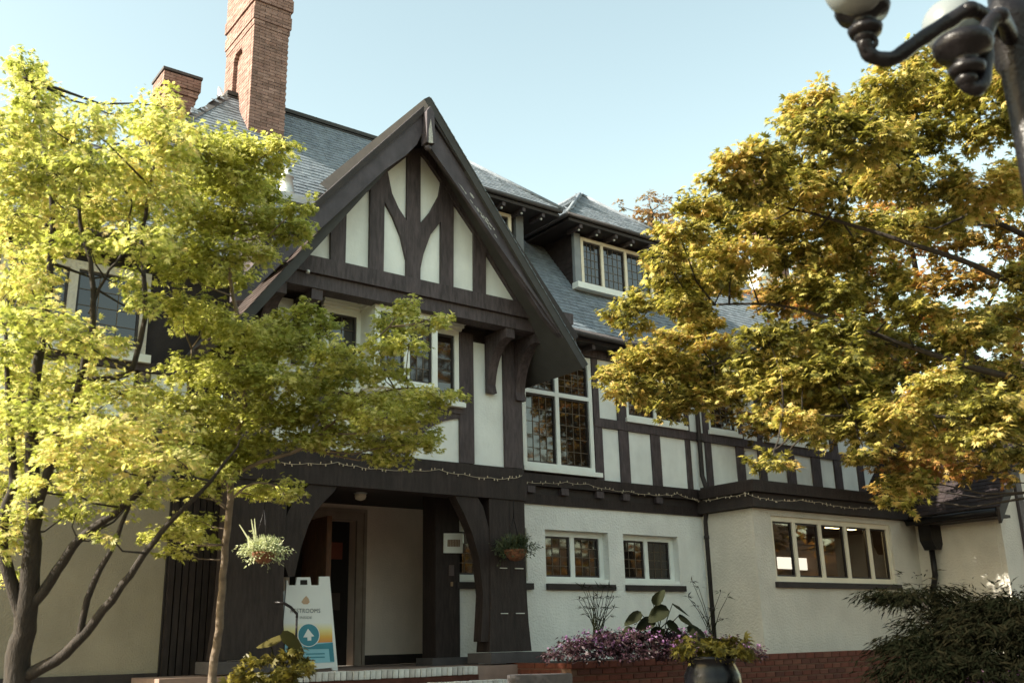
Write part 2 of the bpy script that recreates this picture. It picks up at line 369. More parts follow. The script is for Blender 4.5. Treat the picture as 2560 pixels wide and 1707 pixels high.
hb = bmesh.new(); gv = {}  # added hills out of view, blocking horizon sky and darkening the window reflections
for i in range(49):
    a = R(-175 + i * 175 / 48)
    for j in range(13):
        d = 38 + j * 6; z = 9.0 * math.sin(math.pi * .5 * min(1, j / 5)) + 2.2 * noise.noise(Vector((i * .7, j * .6, 1))) * min(1, j / 2) + 1.2 * noise.noise(Vector((i * 2.3, j * 2, 5))) * min(1, j)
        gv[i, j] = hb.verts.new((10 + d * math.cos(a), 0 + d * math.sin(a), max(-.1, z) if j else -.1))
for i in range(48):
    for j in range(12): hb.faces.new((gv[i, j], gv[i + 1, j], gv[i + 1, j + 1], gv[i, j + 1]))
added_hills = finish(hb, 'added_hills', simple('added_dark_hillside', (.035, .03, .012), .95, vary=.6, scale=.6, bump=1, bscale=3, col2=(.10, .05, .015)), None, 'structure', smooth=True)

# ------------------------------------------------------------------ the house
house = empty('tudor_house', (0, 0, 0), 'black and white half timbered Tudor style house with steep front gable, oriel and arched porch', 'house')
W, B, T, G = 12.0, 11.3, 10.75, 10.3
ZF = 1.30

def window(x0, x1, z0, z1, Y, mull=(), trans=(), grid=(3, 4), frame=.06, glass='glass', trim='trim', sill=None, along='Y', name='window', panes=True, depth=.09):
    """window in a wall facing -Y; frame front at Y, glass at Y+depth*.6"""
    bm = bmesh.new(); f = frame
    add_box(bm, x0, x1, Y, Y + depth, z1 - f, z1); add_box(bm, x0, x1, Y, Y + depth, z0, z0 + f)
    add_box(bm, x0, x0 + f, Y + .001, Y + depth, z0 + f, z1 - f); add_box(bm, x1 - f, x1, Y + .001, Y + depth, z0 + f, z1 - f)
    win = finish(bm, name, M[trim], house, None, .003)
    cols = [x0 + f] + [v for m_ in mull for v in (m_ - f * .5, m_ + f * .5)] + [x1 - f]
    rows = [z0 + f] + [v for t in trans for v in (t - f * .45, t + f * .45)] + [z1 - f]
    for m_ in mull: box('mullion', m_ - f * .5, m_ + f * .5, Y + .004, Y + depth, z0 + f, z1 - f, M[trim], win, .003)
    segs = list(zip(cols[::2], cols[1::2]))
    for t in trans:
        for a, b in segs: box('transom', a, b, Y + .006, Y + depth, t - f * .45, t + f * .45, M[trim], win, .003)
    c = .028
    for a, b in segs:
        for zz0, zz1 in zip(rows[::2], rows[1::2]):
            bm = bmesh.new(); yc0, yc1 = Y + depth * .35, Y + depth * .8
            add_box(bm, a, b, yc0, yc1, zz1 - c, zz1); add_box(bm, a, b, yc0, yc1, zz0, zz0 + c)
            add_box(bm, a, a + c, yc0, yc1, zz0 + c, zz1 - c); add_box(bm, b - c, b, yc0, yc1, zz0 + c, zz1 - c)
            finish(bm, 'casement', M['casement'], win)
            a2, b2, c2, d2 = a + c, b - c, zz0 + c, zz1 - c
            nx, nz = (grid if panes else (1, 1)); yg = Y + depth * .6
            dx, dz = (b2 - a2) / nx, (d2 - c2) / nz
            pm = bmesh.new(); add_box(pm, -dx / 2 + .001, dx / 2 - .001, -.002, .002, -dz / 2 + .001, dz / 2 - .001)
            me = bpy.data.meshes.new('pane'); pm.to_mesh(me); pm.free()
            for i in range(nx):
                for j in range(nz):
                    o = link('pane', me, win, M[glass]); o.location = (a2 + (i + .5) * dx, yg, c2 + (j + .5) * dz)
                    o.rotation_euler = (random.gauss(0, .006), 0, random.gauss(0, .006))
            if panes:
                bm = bmesh.new()
                for i in range(1, nx): add_box(bm, a2 + i * dx - .005, a2 + i * dx + .005, yg - .010, yg + .004, c2, d2)
                for j in range(1, nz): add_box(bm, a2, b2, yg - .0095, yg + .004, c2 + j * dz - .0045, c2 + j * dz + .0045)
                finish(bm, 'lead_came', M['lead'], win)
    if sill:
        sx0, sx1, sz0, sz1, out_, sm = sill
        box('sill', sx0, sx1, Y - out_, Y + .02, sz0, sz1, M[sm], win, .006)
    return win

def shingles(name, P, keep, base_pt, udir, vdir, ulen, vlen, parent, mat='shingle', expo=.105, wid=(.13, .22), th=.007):
    """courses of single shingles laid up a slope; keep(u, v) clips them"""
    u = Vector(udir).normalized(); v = Vector(vdir).normalized(); n = u.cross(v).normalized()
    if n.z < 0 and abs(n.z) > .05: n = -n
    if abs(n.z) <= .05 and n.dot(Vector((0, -1, 0)) + Vector((-1, 0, 0))) < 0: n = -n
    b = Vector(base_pt); V_, F_ = [], []
    row = 0; vv = 0.0
    while vv < vlen:
        uu = -random.random() * .1
        while uu < ulen:
            wd = random.uniform(*wid); cu, cv = uu + wd / 2, vv + expo / 2
            if keep(cu, cv):
                a0, a1 = max(uu + .003, 0), uu + wd - .003; dv = random.uniform(-.008, .008); h = th * random.uniform(.8, 1.5)
                i = len(V_)
                q = [b + u * a0 + v * (vv + dv) + n * (h + .004), b + u * a1 + v * (vv + dv) + n * (h + .004), b + u * a1 + v * (vv + expo * 1.05) + n * .003, b + u * a0 + v * (vv + expo * 1.05) + n * .003,
                     b + u * a0 + v * (vv + dv) - n * .004, b + u * a1 + v * (vv + dv) - n * .004]
                V_ += [tuple(x) for x in q]
                F_ += [(i, i + 1, i + 2, i + 3), (i + 4, i + 5, i + 1, i), (i + 1, i + 5, i + 2), (i + 4, i, i + 3)]
            uu += wd
        vv += expo; row += 1
    me = bpy.data.meshes.new(name); me.from_pydata(V_, [], F_); me.update()
    return link(name, me, parent, M[mat], 'stuff')

def bricks_mesh(name, rows, mat, parent, kind='stuff'):
    """rows: list of boxes"""
    V_, F_ = [], []
    for x0, x1, y0, y1, z0, z1 in rows:
        i = len(V_)
        V_ += [(x0, y0, z0), (x1, y0, z0), (x1, y1, z0), (x0, y1, z0), (x0, y0, z1), (x1, y0, z1), (x1, y1, z1), (x0, y1, z1)]
        F_ += [tuple(i + k for k in f) for f in ((0, 3, 2, 1), (4, 5, 6, 7), (0, 1, 5, 4), (1, 2, 6, 5), (2, 3, 7, 6), (3, 0, 4, 7))]
    me = bpy.data.meshes.new(name); me.from_pydata(V_, [], F_); me.update()
    return link(name, me, parent, mat, kind)

# --- roofs
ez, ey, tn = 6.35, 11.6, 1.29
ang = math.atan(tn); cs, sn = math.cos(ang), math.sin(ang)
RZ = ez + tn * 3.4
def onroof(x, Y): return (x, Y, ez + tn * (Y - ey))
# main high roof, front slope (polygon with hips), back slope
def gable_cut(u_x, Y):  # is this point of the front slope under the front gable's roof
    z = ez + tn * (Y - ey); return z < 8.70 - 1.28 * abs(u_x - 6.48) and Y < 13.4
mr = slab('roof', [onroof(1.8, 11.6), onroof(12.6, 11.6), (10.0, 15, RZ), (5.3, 15, RZ)], .14, M['shinglebase'], house)
def keep_main(u_, v_):
    x = 1.6 + u_; Y = ey + v_ * cs; 
    if x < 1.8 + (Y - ey) * (3.5 / 3.4) or x > 12.6 - (Y - ey) * (2.6 / 3.4): return False
    if v_ * cs > 3.36: return False
    return not gable_cut(x, Y)
shingles('roof_shingles', None, keep_main, (1.6, ey, ez), (1, 0, 0), (0, cs, sn), 11.2, 5.6, mr)
slab('roof_slope', [(1.8, 11.6, ez), (5.3, 15, RZ), (5.3, 18.4, ez), (1.8, 18.4, ez)], .12, M['shinglebase'], mr)
slab('roof_slope', [(5.3, 15, RZ), (10.0, 15, RZ), (12.6, 18.4, ez), (1.8, 18.4, ez)], .12, M['shinglebase'], mr)
def keep_hip(u_, v_):  # left hip plane: x=1.8.. ; u along +Y from 11.6
    return u_ > v_ * cs_h * 1.0 and v_ * cs_h < 3.4
vh = Vector((3.5, 3.4 * 0, RZ - ez)).normalized(); cs_h = vh.x
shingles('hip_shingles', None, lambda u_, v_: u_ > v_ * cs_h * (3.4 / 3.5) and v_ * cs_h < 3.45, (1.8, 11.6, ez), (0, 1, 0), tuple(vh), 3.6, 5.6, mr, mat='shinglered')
box('ridge_cap', 5.3, 10.0, 14.93, 15.07, RZ - .02, RZ + .05, M['shinglebase'], mr, .02)
# lower right wing roof
WR_Y, WR_Z = 14.5, ez + tn * 2.9
wr = slab('roof', [onroof(9.5, 11.6), onroof(19.5, 11.6), (19.5, WR_Y, WR_Z), (9.5, WR_Y, WR_Z)], .135, M['shinglebase'], house)
wr['label'] = 'lower roof of the right wing'
def keep_wing(u_, v_):
    x = 8.6 + u_; Y = ey + v_ * cs
    return x > 12.6 - (Y - ey) * (2.6 / 3.4) - .1 and v_ * cs < 2.85 and not gable_cut(x, Y)
shingles('roof_shingles', None, keep_wing, (8.6, ey, ez), (1, 0, 0), (0, cs, sn), 11, 4.8, wr)
slab('roof_slope', [(9.5, WR_Y, WR_Z), (19.5, WR_Y, WR_Z), (19.5, 17.4, ez), (9.5, 17.4, ez)], .12, M['shinglebase'], wr)
# left lower roof behind the tree
lr = slab('roof', [onroof(.2, 11.6), onroof(3.0, 11.6), (3.0, 13, ez + tn * 1.4), (1.6, 13, ez + tn * 1.4)], .13, M['shinglebase'], house)
shingles('roof_shingles', None, lambda u_, v_: v_ * cs < 1.38 and .2 + v_ * cs < (.2 + u_) < 1.9 + v_ * cs, (.2, ey, ez), (1, 0, 0), (0, cs, sn), 3, 2.4, lr)
# eaves: gutter, soffit, fascia
box('eaves_soffit', 8.8, 19.5, 11.66, 12.0, ez - .12, ez - .06, M['darkwood'], house)
box('eaves_soffit', .2, 4.4, 11.66, 12.0, ez - .12, ez - .06, M['darkwood'], house)
for a, b in ((9.07, 19.5), (.2, 4.0)):
    tube('gutter', [(a, 11.53, ez - .03), (b, 11.53, ez - .03)], .055, M['stone'], house, 10)
for k in range(18):
    box('rafter_end', 9.4 + k * .55, 9.47 + k * .55, 11.68, 11.96, ez - .2, ez - .125, M['timber'], house, .004)

# --- front gable roof
apex = (6.44, 8.70)
L_end, R_end = (3.93, 5.34), (9.10, 5.33)
def groof(side, name):
    e = L_end if side < 0 else R_end; dz = .26 if side < 0 else 0; g0 = G + .075 if side < 0 else G - .06
    pts = [(apex[0], g0, apex[1] + .05 - dz), (apex[0], 14.2, apex[1] + .05 - dz), (e[0], 14.2, e[1] - dz), (e[0], g0, e[1] - dz)]
    s = slab(name, pts, .11, M['shinglebase'], house); return s
gl = groof(-1, 'roof'); gl['label'] = 'left slope of the front gable roof'
gr_ = groof(1, 'roof'); gr_['label'] = 'right slope of the front gable roof'
for e, par, dz in (((L_end[0], L_end[1] - .26), gl, .26), (R_end, gr_, 0)):
    v = Vector((apex[0] - e[0], 0, apex[1] + .05 - dz - e[1])); ln = v.length
    def kp(u_, v_, e=e, v=v, ln=ln):
        q = Vector((e[0], G - .07, e[1])) + v.normalized() * v_; Y = q.y + u_
        return v_ < ln - .02 and (q.z > ez + tn * (Y - ey) - .1 or Y < 11.5)
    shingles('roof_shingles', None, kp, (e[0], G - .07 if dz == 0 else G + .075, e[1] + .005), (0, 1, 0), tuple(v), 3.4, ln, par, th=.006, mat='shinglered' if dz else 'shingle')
bl = px_prism('bargeboard', Z3, [(1022, 150), (1018, 300), (990, 362), (930, 422), (815, 500), (500, 790), (250, 1010), (22, 1232), (-45, 1236), (-40, 1150), (400, 700), (700, 432)], G, G, G + .07, M['barge'], house, .01)
bl['label'] = 'left sloping bargeboard'
brd = px_prism('bargeboard', Z3, [(1062, 150), (1275, 490), (1550, 905), (1870, 1412), (1912, 1585), (1850, 1500), (1700, 1325), (1440, 920), (1230, 598), (1066, 385)], G, G, G + .07, M['barge'], house, .01)
brd['label'] = 'right sloping bargeboard with flaking paint'
def strip(p0, p1, w0, w1, y0, y1, name, mat, par):
    a, b = Vector((p0[0], 0, p0[1])), Vector((p1[0], 0, p1[1])); d = (b - a).normalized(); nrm = Vector((-d.z, 0, d.x))
    q = [a + nrm * w0, b + nrm * w0, b + nrm * w1, a + nrm * w1]
    return prism(name, [(v.x, v.z) for v in q], y0, y1, mat, par, .004)
def P3(a, b, Y=G): q = atY(*Z3(a, b), Y); return (q[0], q[2])
strip(P3(1062, 165), P3(1885, 1440), 0, -.10, G - .045, G - .001, 'barge_moulding', M['darkwood'], brd)
strip(P3(1066, 392), P3(1840, 1500), 0, .045, G - .03, G - .001, 'barge_moulding', M['barge'], brd)
px_prism('barge_moulding', Z3, [(1022, 152), (700, 434), (400, 702), (-40, 1152), (-40, 1190), (405, 742), (705, 474), (1020, 195)], G, G - .045, G - .001, M['darkwood'], bl)
for k in range(26):   # flakes of bare undercoat on the right bargeboard
    t = .18 + .26 * (k / 26) + random.uniform(-.01, .01); off = random.uniform(.05, .16) if k > 6 else random.uniform(.02, .09)
    a, b = Vector(P3(1066, 392)), Vector(P3(1840, 1500)); c = a.lerp(b, t); d = (b - a).normalized(); nn = Vector((-d.y, d.x))
    c = c + nn * off
    l, wv = random.uniform(.02, .07), random.uniform(.006, .02); pts = []
    for q in range(7):
        an = q / 7 * 6.283; rr = random.uniform(.6, 1.2); pp = c + d * math.cos(an) * l * rr + nn * math.sin(an) * wv * rr; pts.append((pp.x, pp.y))
    prism('paint_flake', pts, G - .0025, G - .0005, M['peel'], brd, 0)
q0, q1 = P3(1021, 170), P3(1062, 380)
pend = prism('apex_pendant', [(q0[0], q1[1]), (q1[0] + .01, q1[1] + .01), (q1[0], q0[1] - .06), ((q0[0] + q1[0]) / 2, q0[1] + .03), (q0[0], q0[1] - .06)], G - .12, G + .02, M['barge'], house, .008)
px_prism('paint_flake', Z3, [(1030, 300), (1042, 240), (1052, 330), (1054, 375), (1030, 372)], G, G - .124, G - .1205, M['peel'], pend, 0)
sphere('pendant_ball', ((q0[0] + q1[0]) / 2, G - .05, q1[1] - .04), .045, M['barge'], pend)

# gable wall: dark backing, plaster panels, timbers
gw = px_prism('gable_wall', Z3, [(1012, 330), (1690, 1340), (1620, 1345), (120, 1040), (200, 960)], T, T + .05, T + .16, M['darkwood'], house)
pan = [[(300, 1000), (510, 805), (510, 1030)], [(588, 735), (730, 610), (722, 1070), (580, 1045)],
       [(800, 680), (850, 765), (900, 880), (930, 1000), (932, 1112), (795, 1085)],
       [(812, 515), (935, 425), (940, 810), (880, 725), (842, 645)], [(998, 415), (1038, 445), (1126, 572), (1112, 655), (1062, 748), (997, 820)],
       [(1124, 785), (1052, 875), (1010, 980), (995, 1130), (1122, 1158)], [(1184, 685), (1308, 855), (1308, 1203), (1184, 1175)], [(1364, 960), (1562, 1262), (1364, 1220)]]
for p in pan: px_prism('plaster_panel', Z3, p, T, T + .012, T + .049, M['panel'], house, 0)
tim = [('post', [(503, 790), (592, 700), (583, 1050), (502, 1030)]), ('post', [(725, 590), (806, 510), (797, 1090), (718, 1070)]),
       ('post', [(932, 390), (1005, 390), (1003, 1130), (925, 1112)]),
       ('post', [(1120, 560), (1190, 670), (1188, 1178), (1118, 1156)]), ('post', [(1303, 840), (1370, 945), (1370, 1222), (1305, 1203)])]
for n_, p in tim: px_prism('timber_post', Z3, p, T, T - .035, T + .05, M['timber'], house, .006)
px_prism('curved_brace', Z3, [(800, 540), (822, 520), (846, 640), (882, 720), (931, 797), (928, 960), (924, 1006), (895, 880), (850, 768), (806, 690)], T, T - .03, T + .048, M['timber'], house, .006)
px_prism('curved_brace', Z3, [(1125, 560), (1109, 650), (1060, 742), (1004, 808), (1004, 1060), (1021, 980), (1061, 870), (1121, 795)], T, T - .03, T + .048, M['timber'], house, .006)
px_prism('rake_timber', Z3, [(1003, 385), (1065, 375), (1700, 1318), (1560, 1275), (1370, 972), (1302, 858), (1190, 692), (1120, 573), (1035, 448), (1003, 415)], T, T - .05, T + .046, M['timber'], house, .006)
px_prism('rake_timber', Z3, [(320, 988), (506, 815), (593, 733), (726, 616), (820, 520), (931, 432), (931, 372), (560, 690), (230, 985)], T, T - .05, T + .046, M['timber'], house, .006)
tz0, tz1 = 5.97, 6.25
box('tie_beam', 4.55, 8.86, T - .07, T + .2, tz0 + .06, tz1, M['timber'], house, .012)
box('tie_beam', 4.62, 8.8, T - .02, T + .22, tz0 - .12, tz0 + .055, M['timber'], house, .012)
box('jetty_soffit', 4.5, 8.84, T + .16, B + .2, tz0 - .03, tz0 + .12, M['darkwood'], house)
# side cheeks and soffits of the projecting gable
box('side_wall', 8.58, 8.7, B + .201, W, 3.5, 5.95, M['darkwood'], house)
box('side_wall', 8.58, 8.7, T + .17, W, 6.1, 7.0, M['darkwood'], house)
box('side_wall', 4.46, 4.58, B + .201, W, 3.5, 5.95, M['darkwood'], house)
box('side_wall', 4.46, 4.58, T + .17, W, 6.1, 7.0, M['darkwood'], house)
box('purlin_end', 8.80, 8.98, G + .07, T + .3, tz0 - .02, tz0 + .14, M['timber'], house)
box('purlin_end', 4.33, 4.53, G + .07, T + .3, tz0 - .02, tz0 + .14, M['timber'], house)
sphere('security_lamp', tuple(atY(*Z3(380, 1073), T - .11)), .028, M['galv'], house)
# brackets under the tie beam
def bracket(x, w_, zt, zb, yw, yo, pts=None):
    pts = [(yw, zb), (yw, zt), (yo, zt), (yo, zt - .14)]
    n = 8
    for k in range(n):
        t = (k + 1) / (n + 1); a = t * math.pi / 2
        pts.append((yo + .02 + (yw - .06 - yo) * math.sin(a) ** 1.0, zt - .14 - (zt - .14 - zb) * (1 - math.cos(a))))
    pts.append((yw - .08, zb))
    return prism_x('bracket', pts, x - w_ / 2, x + w_ / 2, M['timber'], house, .006)
bracket(8.12, .15, tz0 - .12, 5.0, B - .02, T + .0)
bracket(8.64, .17, tz0 - .12, 4.95, B - .02, T + .0)
bracket(4.63, .17, tz0 - .12, 4.95, B - .02, T + .0)
bracket(5.12, .15, tz0 - .12, 5.0, B - .02, T + .0)

# --- bay wall (first floor) with oriel
X5 = lambda a, b=900, Y=B: xs(Z5, a, b, Y)
bx0, bx1 = 4.45, 8.68
wall_holes('bay_wall', bx0 + .02, bx1 - .02, 3.55, tz0, [(6.2, 7.0, 4.9, 5.85)], B + .03, B + .2, M['darkwood'], house)
zt_, zb_ = 5.93, 3.98
def pnl(a0, a1, z0, z1, Y=B, h=.03): return box('plaster_panel', a0, a1, Y, Y + h, z0, z1, M['panel'], house, 0)
pr0, pr1 = X5(1515, 800), X5(1715, 800)
pnl(pr0 - .01, pr1 + .01, zb_ - .02, 5.74)
pm0, pm1 = X5(1195, 1050), X5(1430, 1050)
pnl(6.62, pm1 + .01, zb_ - .02, 4.72)
pl0 = X5(215, 600)
pnl(pl0, 5.38, zb_ - .02, 5.86)
pnl(5.55, 6.42, zb_ - .02, 4.72)
posts = [(bx0, pl0 + .01), (5.36, 5.56), (6.4, 6.64), (pm1 - .005, pr0 + .005), (pr1, bx1)]
for i, (a, b) in enumerate(posts):
    top = 4.66 if i in (2,) else (5.0 if i == 1 else tz0 - .13)
    box('timber_post', a, b, B - .045, B + .028, zb_ - .02, top, M['timber'], house, .008)
pts = [(pr0, 3.96)]
def arch_brace(xc, xe, z0, z1):   # curved brace sweeping up from the centre post to the side post
    n = 9; o = []; i_ = []
    for k in range(n + 1):
        t = k / n; a = t * math.pi / 2
        o.append((xc + (xe - xc) * math.sin(a) , z0 + (z1 - z0) * (1 - math.cos(a))))
    for k in range(n + 1):
        x, z = o[n - k]; i_.append((x - (xe - xc) * .02, min(z1 + .13, z + .17)))
    return o + i_
def curve_brace(name, p0, p1, bulge, w_, y0, y1, mat, par):
    """band of width w_ along a quadratic curve between (x,z) points"""
    p0, p1, c = Vector(p0), Vector(p1), Vector(bulge); A, Bp = [], []
    for k in range(11):
        t = k / 10; p = p0 * (1 - t) ** 2 + c * 2 * t * (1 - t) + p1 * t * t; d = (2 * (1 - t) * (c - p0) + 2 * t * (p1 - c)).normalized(); n_ = Vector((-d.y, d.x))
        A.append(p + n_ * w_ / 2); Bp.append(p - n_ * w_ / 2)
    return prism(name, [(v.x, v.y) for v in A + Bp[::-1]], y0, y1, mat, par, .006)
curve_brace('curved_brace', (6.70, 4.0), (7.72, 4.68), (6.95, 4.62), .17, B - .03, B + .027, M['timber'], house)
curve_brace('curved_brace', (6.36, 4.0), (5.45, 4.68), (6.1, 4.62), .17, B - .03, B + .027, M['timber'], house)
box('rail', 5.4, 7.72, B - .05, B + .026, 4.64, 4.74, M['timber'], house, .006)
# oriel window: flat side lights and a square projecting centre
OY = 10.86
ox0, ox1 = xs(Z5, 880, 400, OY), xs(Z5, 1292, 500, OY)
wx1 = xs(Z5, 1418, 500, B)
wl = window(5.47, ox0 + .02, 4.80, 5.84, B - .05, mull=(), grid=(2, 5), frame=.075, depth=.08)
wrw = window(ox1 - .1, wx1, 4.80, 5.84, B - .05, mull=(), grid=(2, 5), frame=.075, depth=.08)
m1 = xs(Z5, 1093, 500, OY)
ow = window(ox0, ox1, 4.80, 5.86, OY, mull=(m1,), grid=(3, 5), frame=.085, depth=.07)
ow['label'] = 'square projecting oriel window with white frame'
box('corner_post', ox0, ox0 + .075, OY + .072, B - .05, 4.80, 5.86, M['trim'], ow)
for zz in (4.80, 5.78): box('side_rail', ox0 + .004, ox0 + .07, OY + .071, B - .052, zz + .002, zz + .078, M['trim'], ow)
bm = bmesh.new(); add_box(bm, ox0 + .03, ox0 + .036, OY + .14, B - .1, 4.88, 5.78); finish(bm, 'pane', M['glass'], ow)
box('side_rail', ox0 + .002, ox0 + .078, OY + .073, OY + .14, 4.88, 5.78, M['trim'], ow)
box('side_rail', ox0 + .002, ox0 + .078, B - .12, B - .053, 4.88, 5.78, M['trim'], ow)
box('corner_post', ox1 - .075, ox1, OY + .072, B - .05, 4.80, 5.86, M['trim'], ow)
for (e, z0, z1) in ((.03, 5.86, 5.90), (.055, 5.901, 5.95), (.085, 5.951, 5.985)):
    box('cornice', ox0 - e, ox1 + e, OY - e, B, z0, z1, M['trim'], ow, .006)
    box('cornice', 5.44, ox0 - e - .001, B - .055 - e, B, z0 - .02, z1 - .02, M['trim'], ow, .006)
    box('cornice', ox1 + e + .001, wx1 + e, B - .055 - e, B, z0 - .02, z1 - .02, M['trim'], ow, .006)
box('oriel_floor', ox0 + .02, ox1 - .02, OY + .02, B, 4.70, 4.76, M['trim'], ow)
box('sill', ox0 - .03, ox1 + .03, OY - .05, B - .1, 4.745, 4.798, M['trim'], ow, .008)
box('sill', ox1 + .031, wx1 + .06, B - .13, B, 4.72, 4.79, M['trim'], ow, .008)
box('sill', 5.4, ox0 - .031, B - .13, B, 4.72, 4.79, M['trim'], ow, .008)
box('roof_of_oriel', ox0 - .08, ox1 + .08, OY - .07, B, 5.986, 6.0, M['darkwood'], ow)

# --- porch
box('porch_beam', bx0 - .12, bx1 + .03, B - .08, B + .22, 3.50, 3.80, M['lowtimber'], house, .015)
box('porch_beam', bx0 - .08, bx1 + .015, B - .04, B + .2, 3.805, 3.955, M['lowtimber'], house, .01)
box('porch_ceiling', bx0, bx1, B + .2, 13.8, 3.66, 3.72, M['darkwood'], house)
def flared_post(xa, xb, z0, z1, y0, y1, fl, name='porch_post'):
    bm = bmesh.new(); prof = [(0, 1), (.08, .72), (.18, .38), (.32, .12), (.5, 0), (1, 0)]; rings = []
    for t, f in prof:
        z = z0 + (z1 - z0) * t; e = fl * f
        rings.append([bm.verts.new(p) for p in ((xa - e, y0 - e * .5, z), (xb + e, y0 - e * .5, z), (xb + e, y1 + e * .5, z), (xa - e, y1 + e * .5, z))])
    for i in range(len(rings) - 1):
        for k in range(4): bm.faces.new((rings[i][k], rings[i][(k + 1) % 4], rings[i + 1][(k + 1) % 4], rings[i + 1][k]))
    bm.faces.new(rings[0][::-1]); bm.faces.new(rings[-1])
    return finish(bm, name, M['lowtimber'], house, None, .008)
pa, pb = float(atY(1120, 1300, B)[0]), float(atY(1203, 1300, B)[0])
flared_post(pa, pb - .28, ZF + .16, 3.5, B - .06, B + .2, .05)
flared_post(pb - .27, pb, ZF + .16, 3.5, B - .05, B + .2, .045)
for zz in (2.55, 1.95):   # iron pins across the doubled post
    box('iron_pin', pb - .2, pb - .06, B - .072, B - .05, zz, zz + .012, M['galv'], house, 0)
    box('iron_pin', pa + .16, pa + .28, B - .072, B - .06, zz, zz + .01, M['galv'], house, 0)
base = box('post_base', pa - .14, pb + .16, B - .24, B + .3, ZF + .02, ZF + .15, M['stone'], house, .03)
fa, fb = float(atY(512, 1300, B)[0]), float(atY(648, 1300, B)[0])
flared_post(fa, fb, ZF + .16, 3.5, B - .06, B + .2, .05)
box('post_base', fa - .14, fb + .16, B - .24, B + .3, ZF + .02, ZF + .15, M['stone'], house, .03)
px_prism('arch_brace', Z1, [(700, 285), (885, 285), (850, 340), (790, 400), (735, 465), (690, 550), (640, 700), (600, 880), (560, 880), (500, 700), (520, 560), (560, 460), (620, 360)], B, B - .05, B + .12, M['lowtimber'], house, .01)
px_prism('arch_brace', Z1, [(1615, 325), (1755, 330), (1815, 430), (1850, 560), (1875, 700), (1880, 900), (1860, 1300), (1800, 1300), (1815, 1000), (1790, 760), (1745, 600), (1690, 470)], B, B - .05, B + .12, M['lowtimber'], house, .01)
cl_ = empty('porch_light', tuple(atY(828, 1128, 12.6)), 'small round ceiling light under the porch roof', 'lamp')
c0 = Vector(atY(828, 1128, 12.6)); 
lathe('lamp_base', [(.09, 3.64), (.1, 3.655)], (c0.x, c0.y, 0), M['galv'], cl_, 16); lathe('lamp_shade', [(.02, 3.55), (.07, 3.57), (.085, 3.61), (.08, 3.638)], (c0.x, c0.y, 0), M['cream'], cl_, 16); adopt(cl_)
# recessed entrance wall and door
RW = 13.8
ox_0, ox_1 = float(atY(745, 1300, RW)[0]) - .55, float(atY(815, 1300, RW)[0])
wall_holes('recess_wall', 4.6, 9.6, ZF, 3.66, [(ox_0, ox_1, ZF, 3.42)], RW, RW + .2, M['warmwall'], house)
box('base_board', ox_1 + .14, 9.6, RW - .03, RW - .002, ZF, ZF + .14, M['darkwood'], house)
box('side_wall', 9.4, 9.6, W + .3, RW - .002, ZF, 3.66, M['plaster'], house)
box('side_wall', 4.5, 4.7, W + .0, RW - .002, ZF, 3.66, M['darkwood'], house)
dfr = bmesh.new(); xr = float(atY(833, 1300, RW)[0])
for (e0, e1, yy) in ((0, .07, .05), (.071, .12, .035), (.121, .17, .055)):
    add_box(dfr, ox_1 + e0, ox_1 + e1, RW - yy, RW - .002, ZF, 3.42 + e1); add_box(dfr, ox_0 - e1, ox_1 + e0 - .001, RW - yy, RW - .002, 3.42 + e0, 3.42 + e1)
finish(dfr, 'door_frame', simple('stone_door_frame', (.30, .24, .2), .7), house, None, .004)
box('doorway_interior', ox_0 - .3, ox_1 + .3, RW + .2, RW + 2.0, ZF, 3.6, M['dark'], house, 0)
box('notice', ox_1 - .32, ox_1 - .12, RW + .185, RW + .197, 2.85, 3.1, simple('red_notice', (.2, .05, .03)), house, 0)
box('notice', ox_1 - .30, ox_1 - .14, RW + .185, RW + .197, 2.1, 2.35, simple('grey_notice', (.06, .04, .035)), house, 0)
dx = float(atY(760, 1250, 12.95)[0])
door = box('door', dx - .05, dx, 12.95, 13.74, ZF + .01, 3.36, M['door'], house, .004); door['label'] = 'brown plank door standing open'
for k in range(6): box('door_plank', dx - .065, dx - .0505, 12.955 + k * .131, 13.078 + k * .131, ZF + .02, 3.35, M['door'], door, .004)
for k in range(6): box('door_plank', dx + .0005, dx + .012, 12.955 + k * .131, 13.078 + k * .131, ZF + .02, 3.35, M['door'], door, .004)
sphere('door_handle', (dx - .1, 13.05, 2.3), .03, M['galv'], door)
# inner post right of the entrance, and the little window seen through the arch
ip0, ip1 = float(atY(997, 1300, W)[0]), float(atY(1052, 1300, W)[0])
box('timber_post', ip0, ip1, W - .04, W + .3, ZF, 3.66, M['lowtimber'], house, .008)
box('floor_step', ip0 - .1, ip1 + .25, W - .12, W + .3, ZF, ZF + .1, M['stone'], house, .02)

# --- ground floor wall of the right wing
w1 = (xs(Z7, 447, 700, W), xs(Z7, 1065, 700, W), 2.44, 3.22)
w2 = (xs(Z7, 1213, 700, W), xs(Z7, 1750, 700, W), 2.44, 3.22)
w0 = (8.0, 9.28, 2.44, 3.22)
wall_holes('ground_floor_wall', ip1, 13.2, ZF - .3, 3.6, [w0, w1, w2], W, W + .22, M['plaster'], house)
for i, (a, b, c, d) in enumerate((w0, w1, w2)):
    ww = window(a, b, c, d, W + .13, mull=((a + b) / 2,), grid=(3, 4), frame=.085, depth=.08,
           sill=(a + .002, b - .002, c + .002, c + .05, .11, 'trim'))
    box('lower_sill', a - .01, b + .08, W - .05, W + .0, c - .12, c - .03, M['darkwood'], ww, .012)
    ww['label'] = ('window behind the porch post', 'two light leaded window beside the porch', 'two light leaded window beside the downpipe')[i]
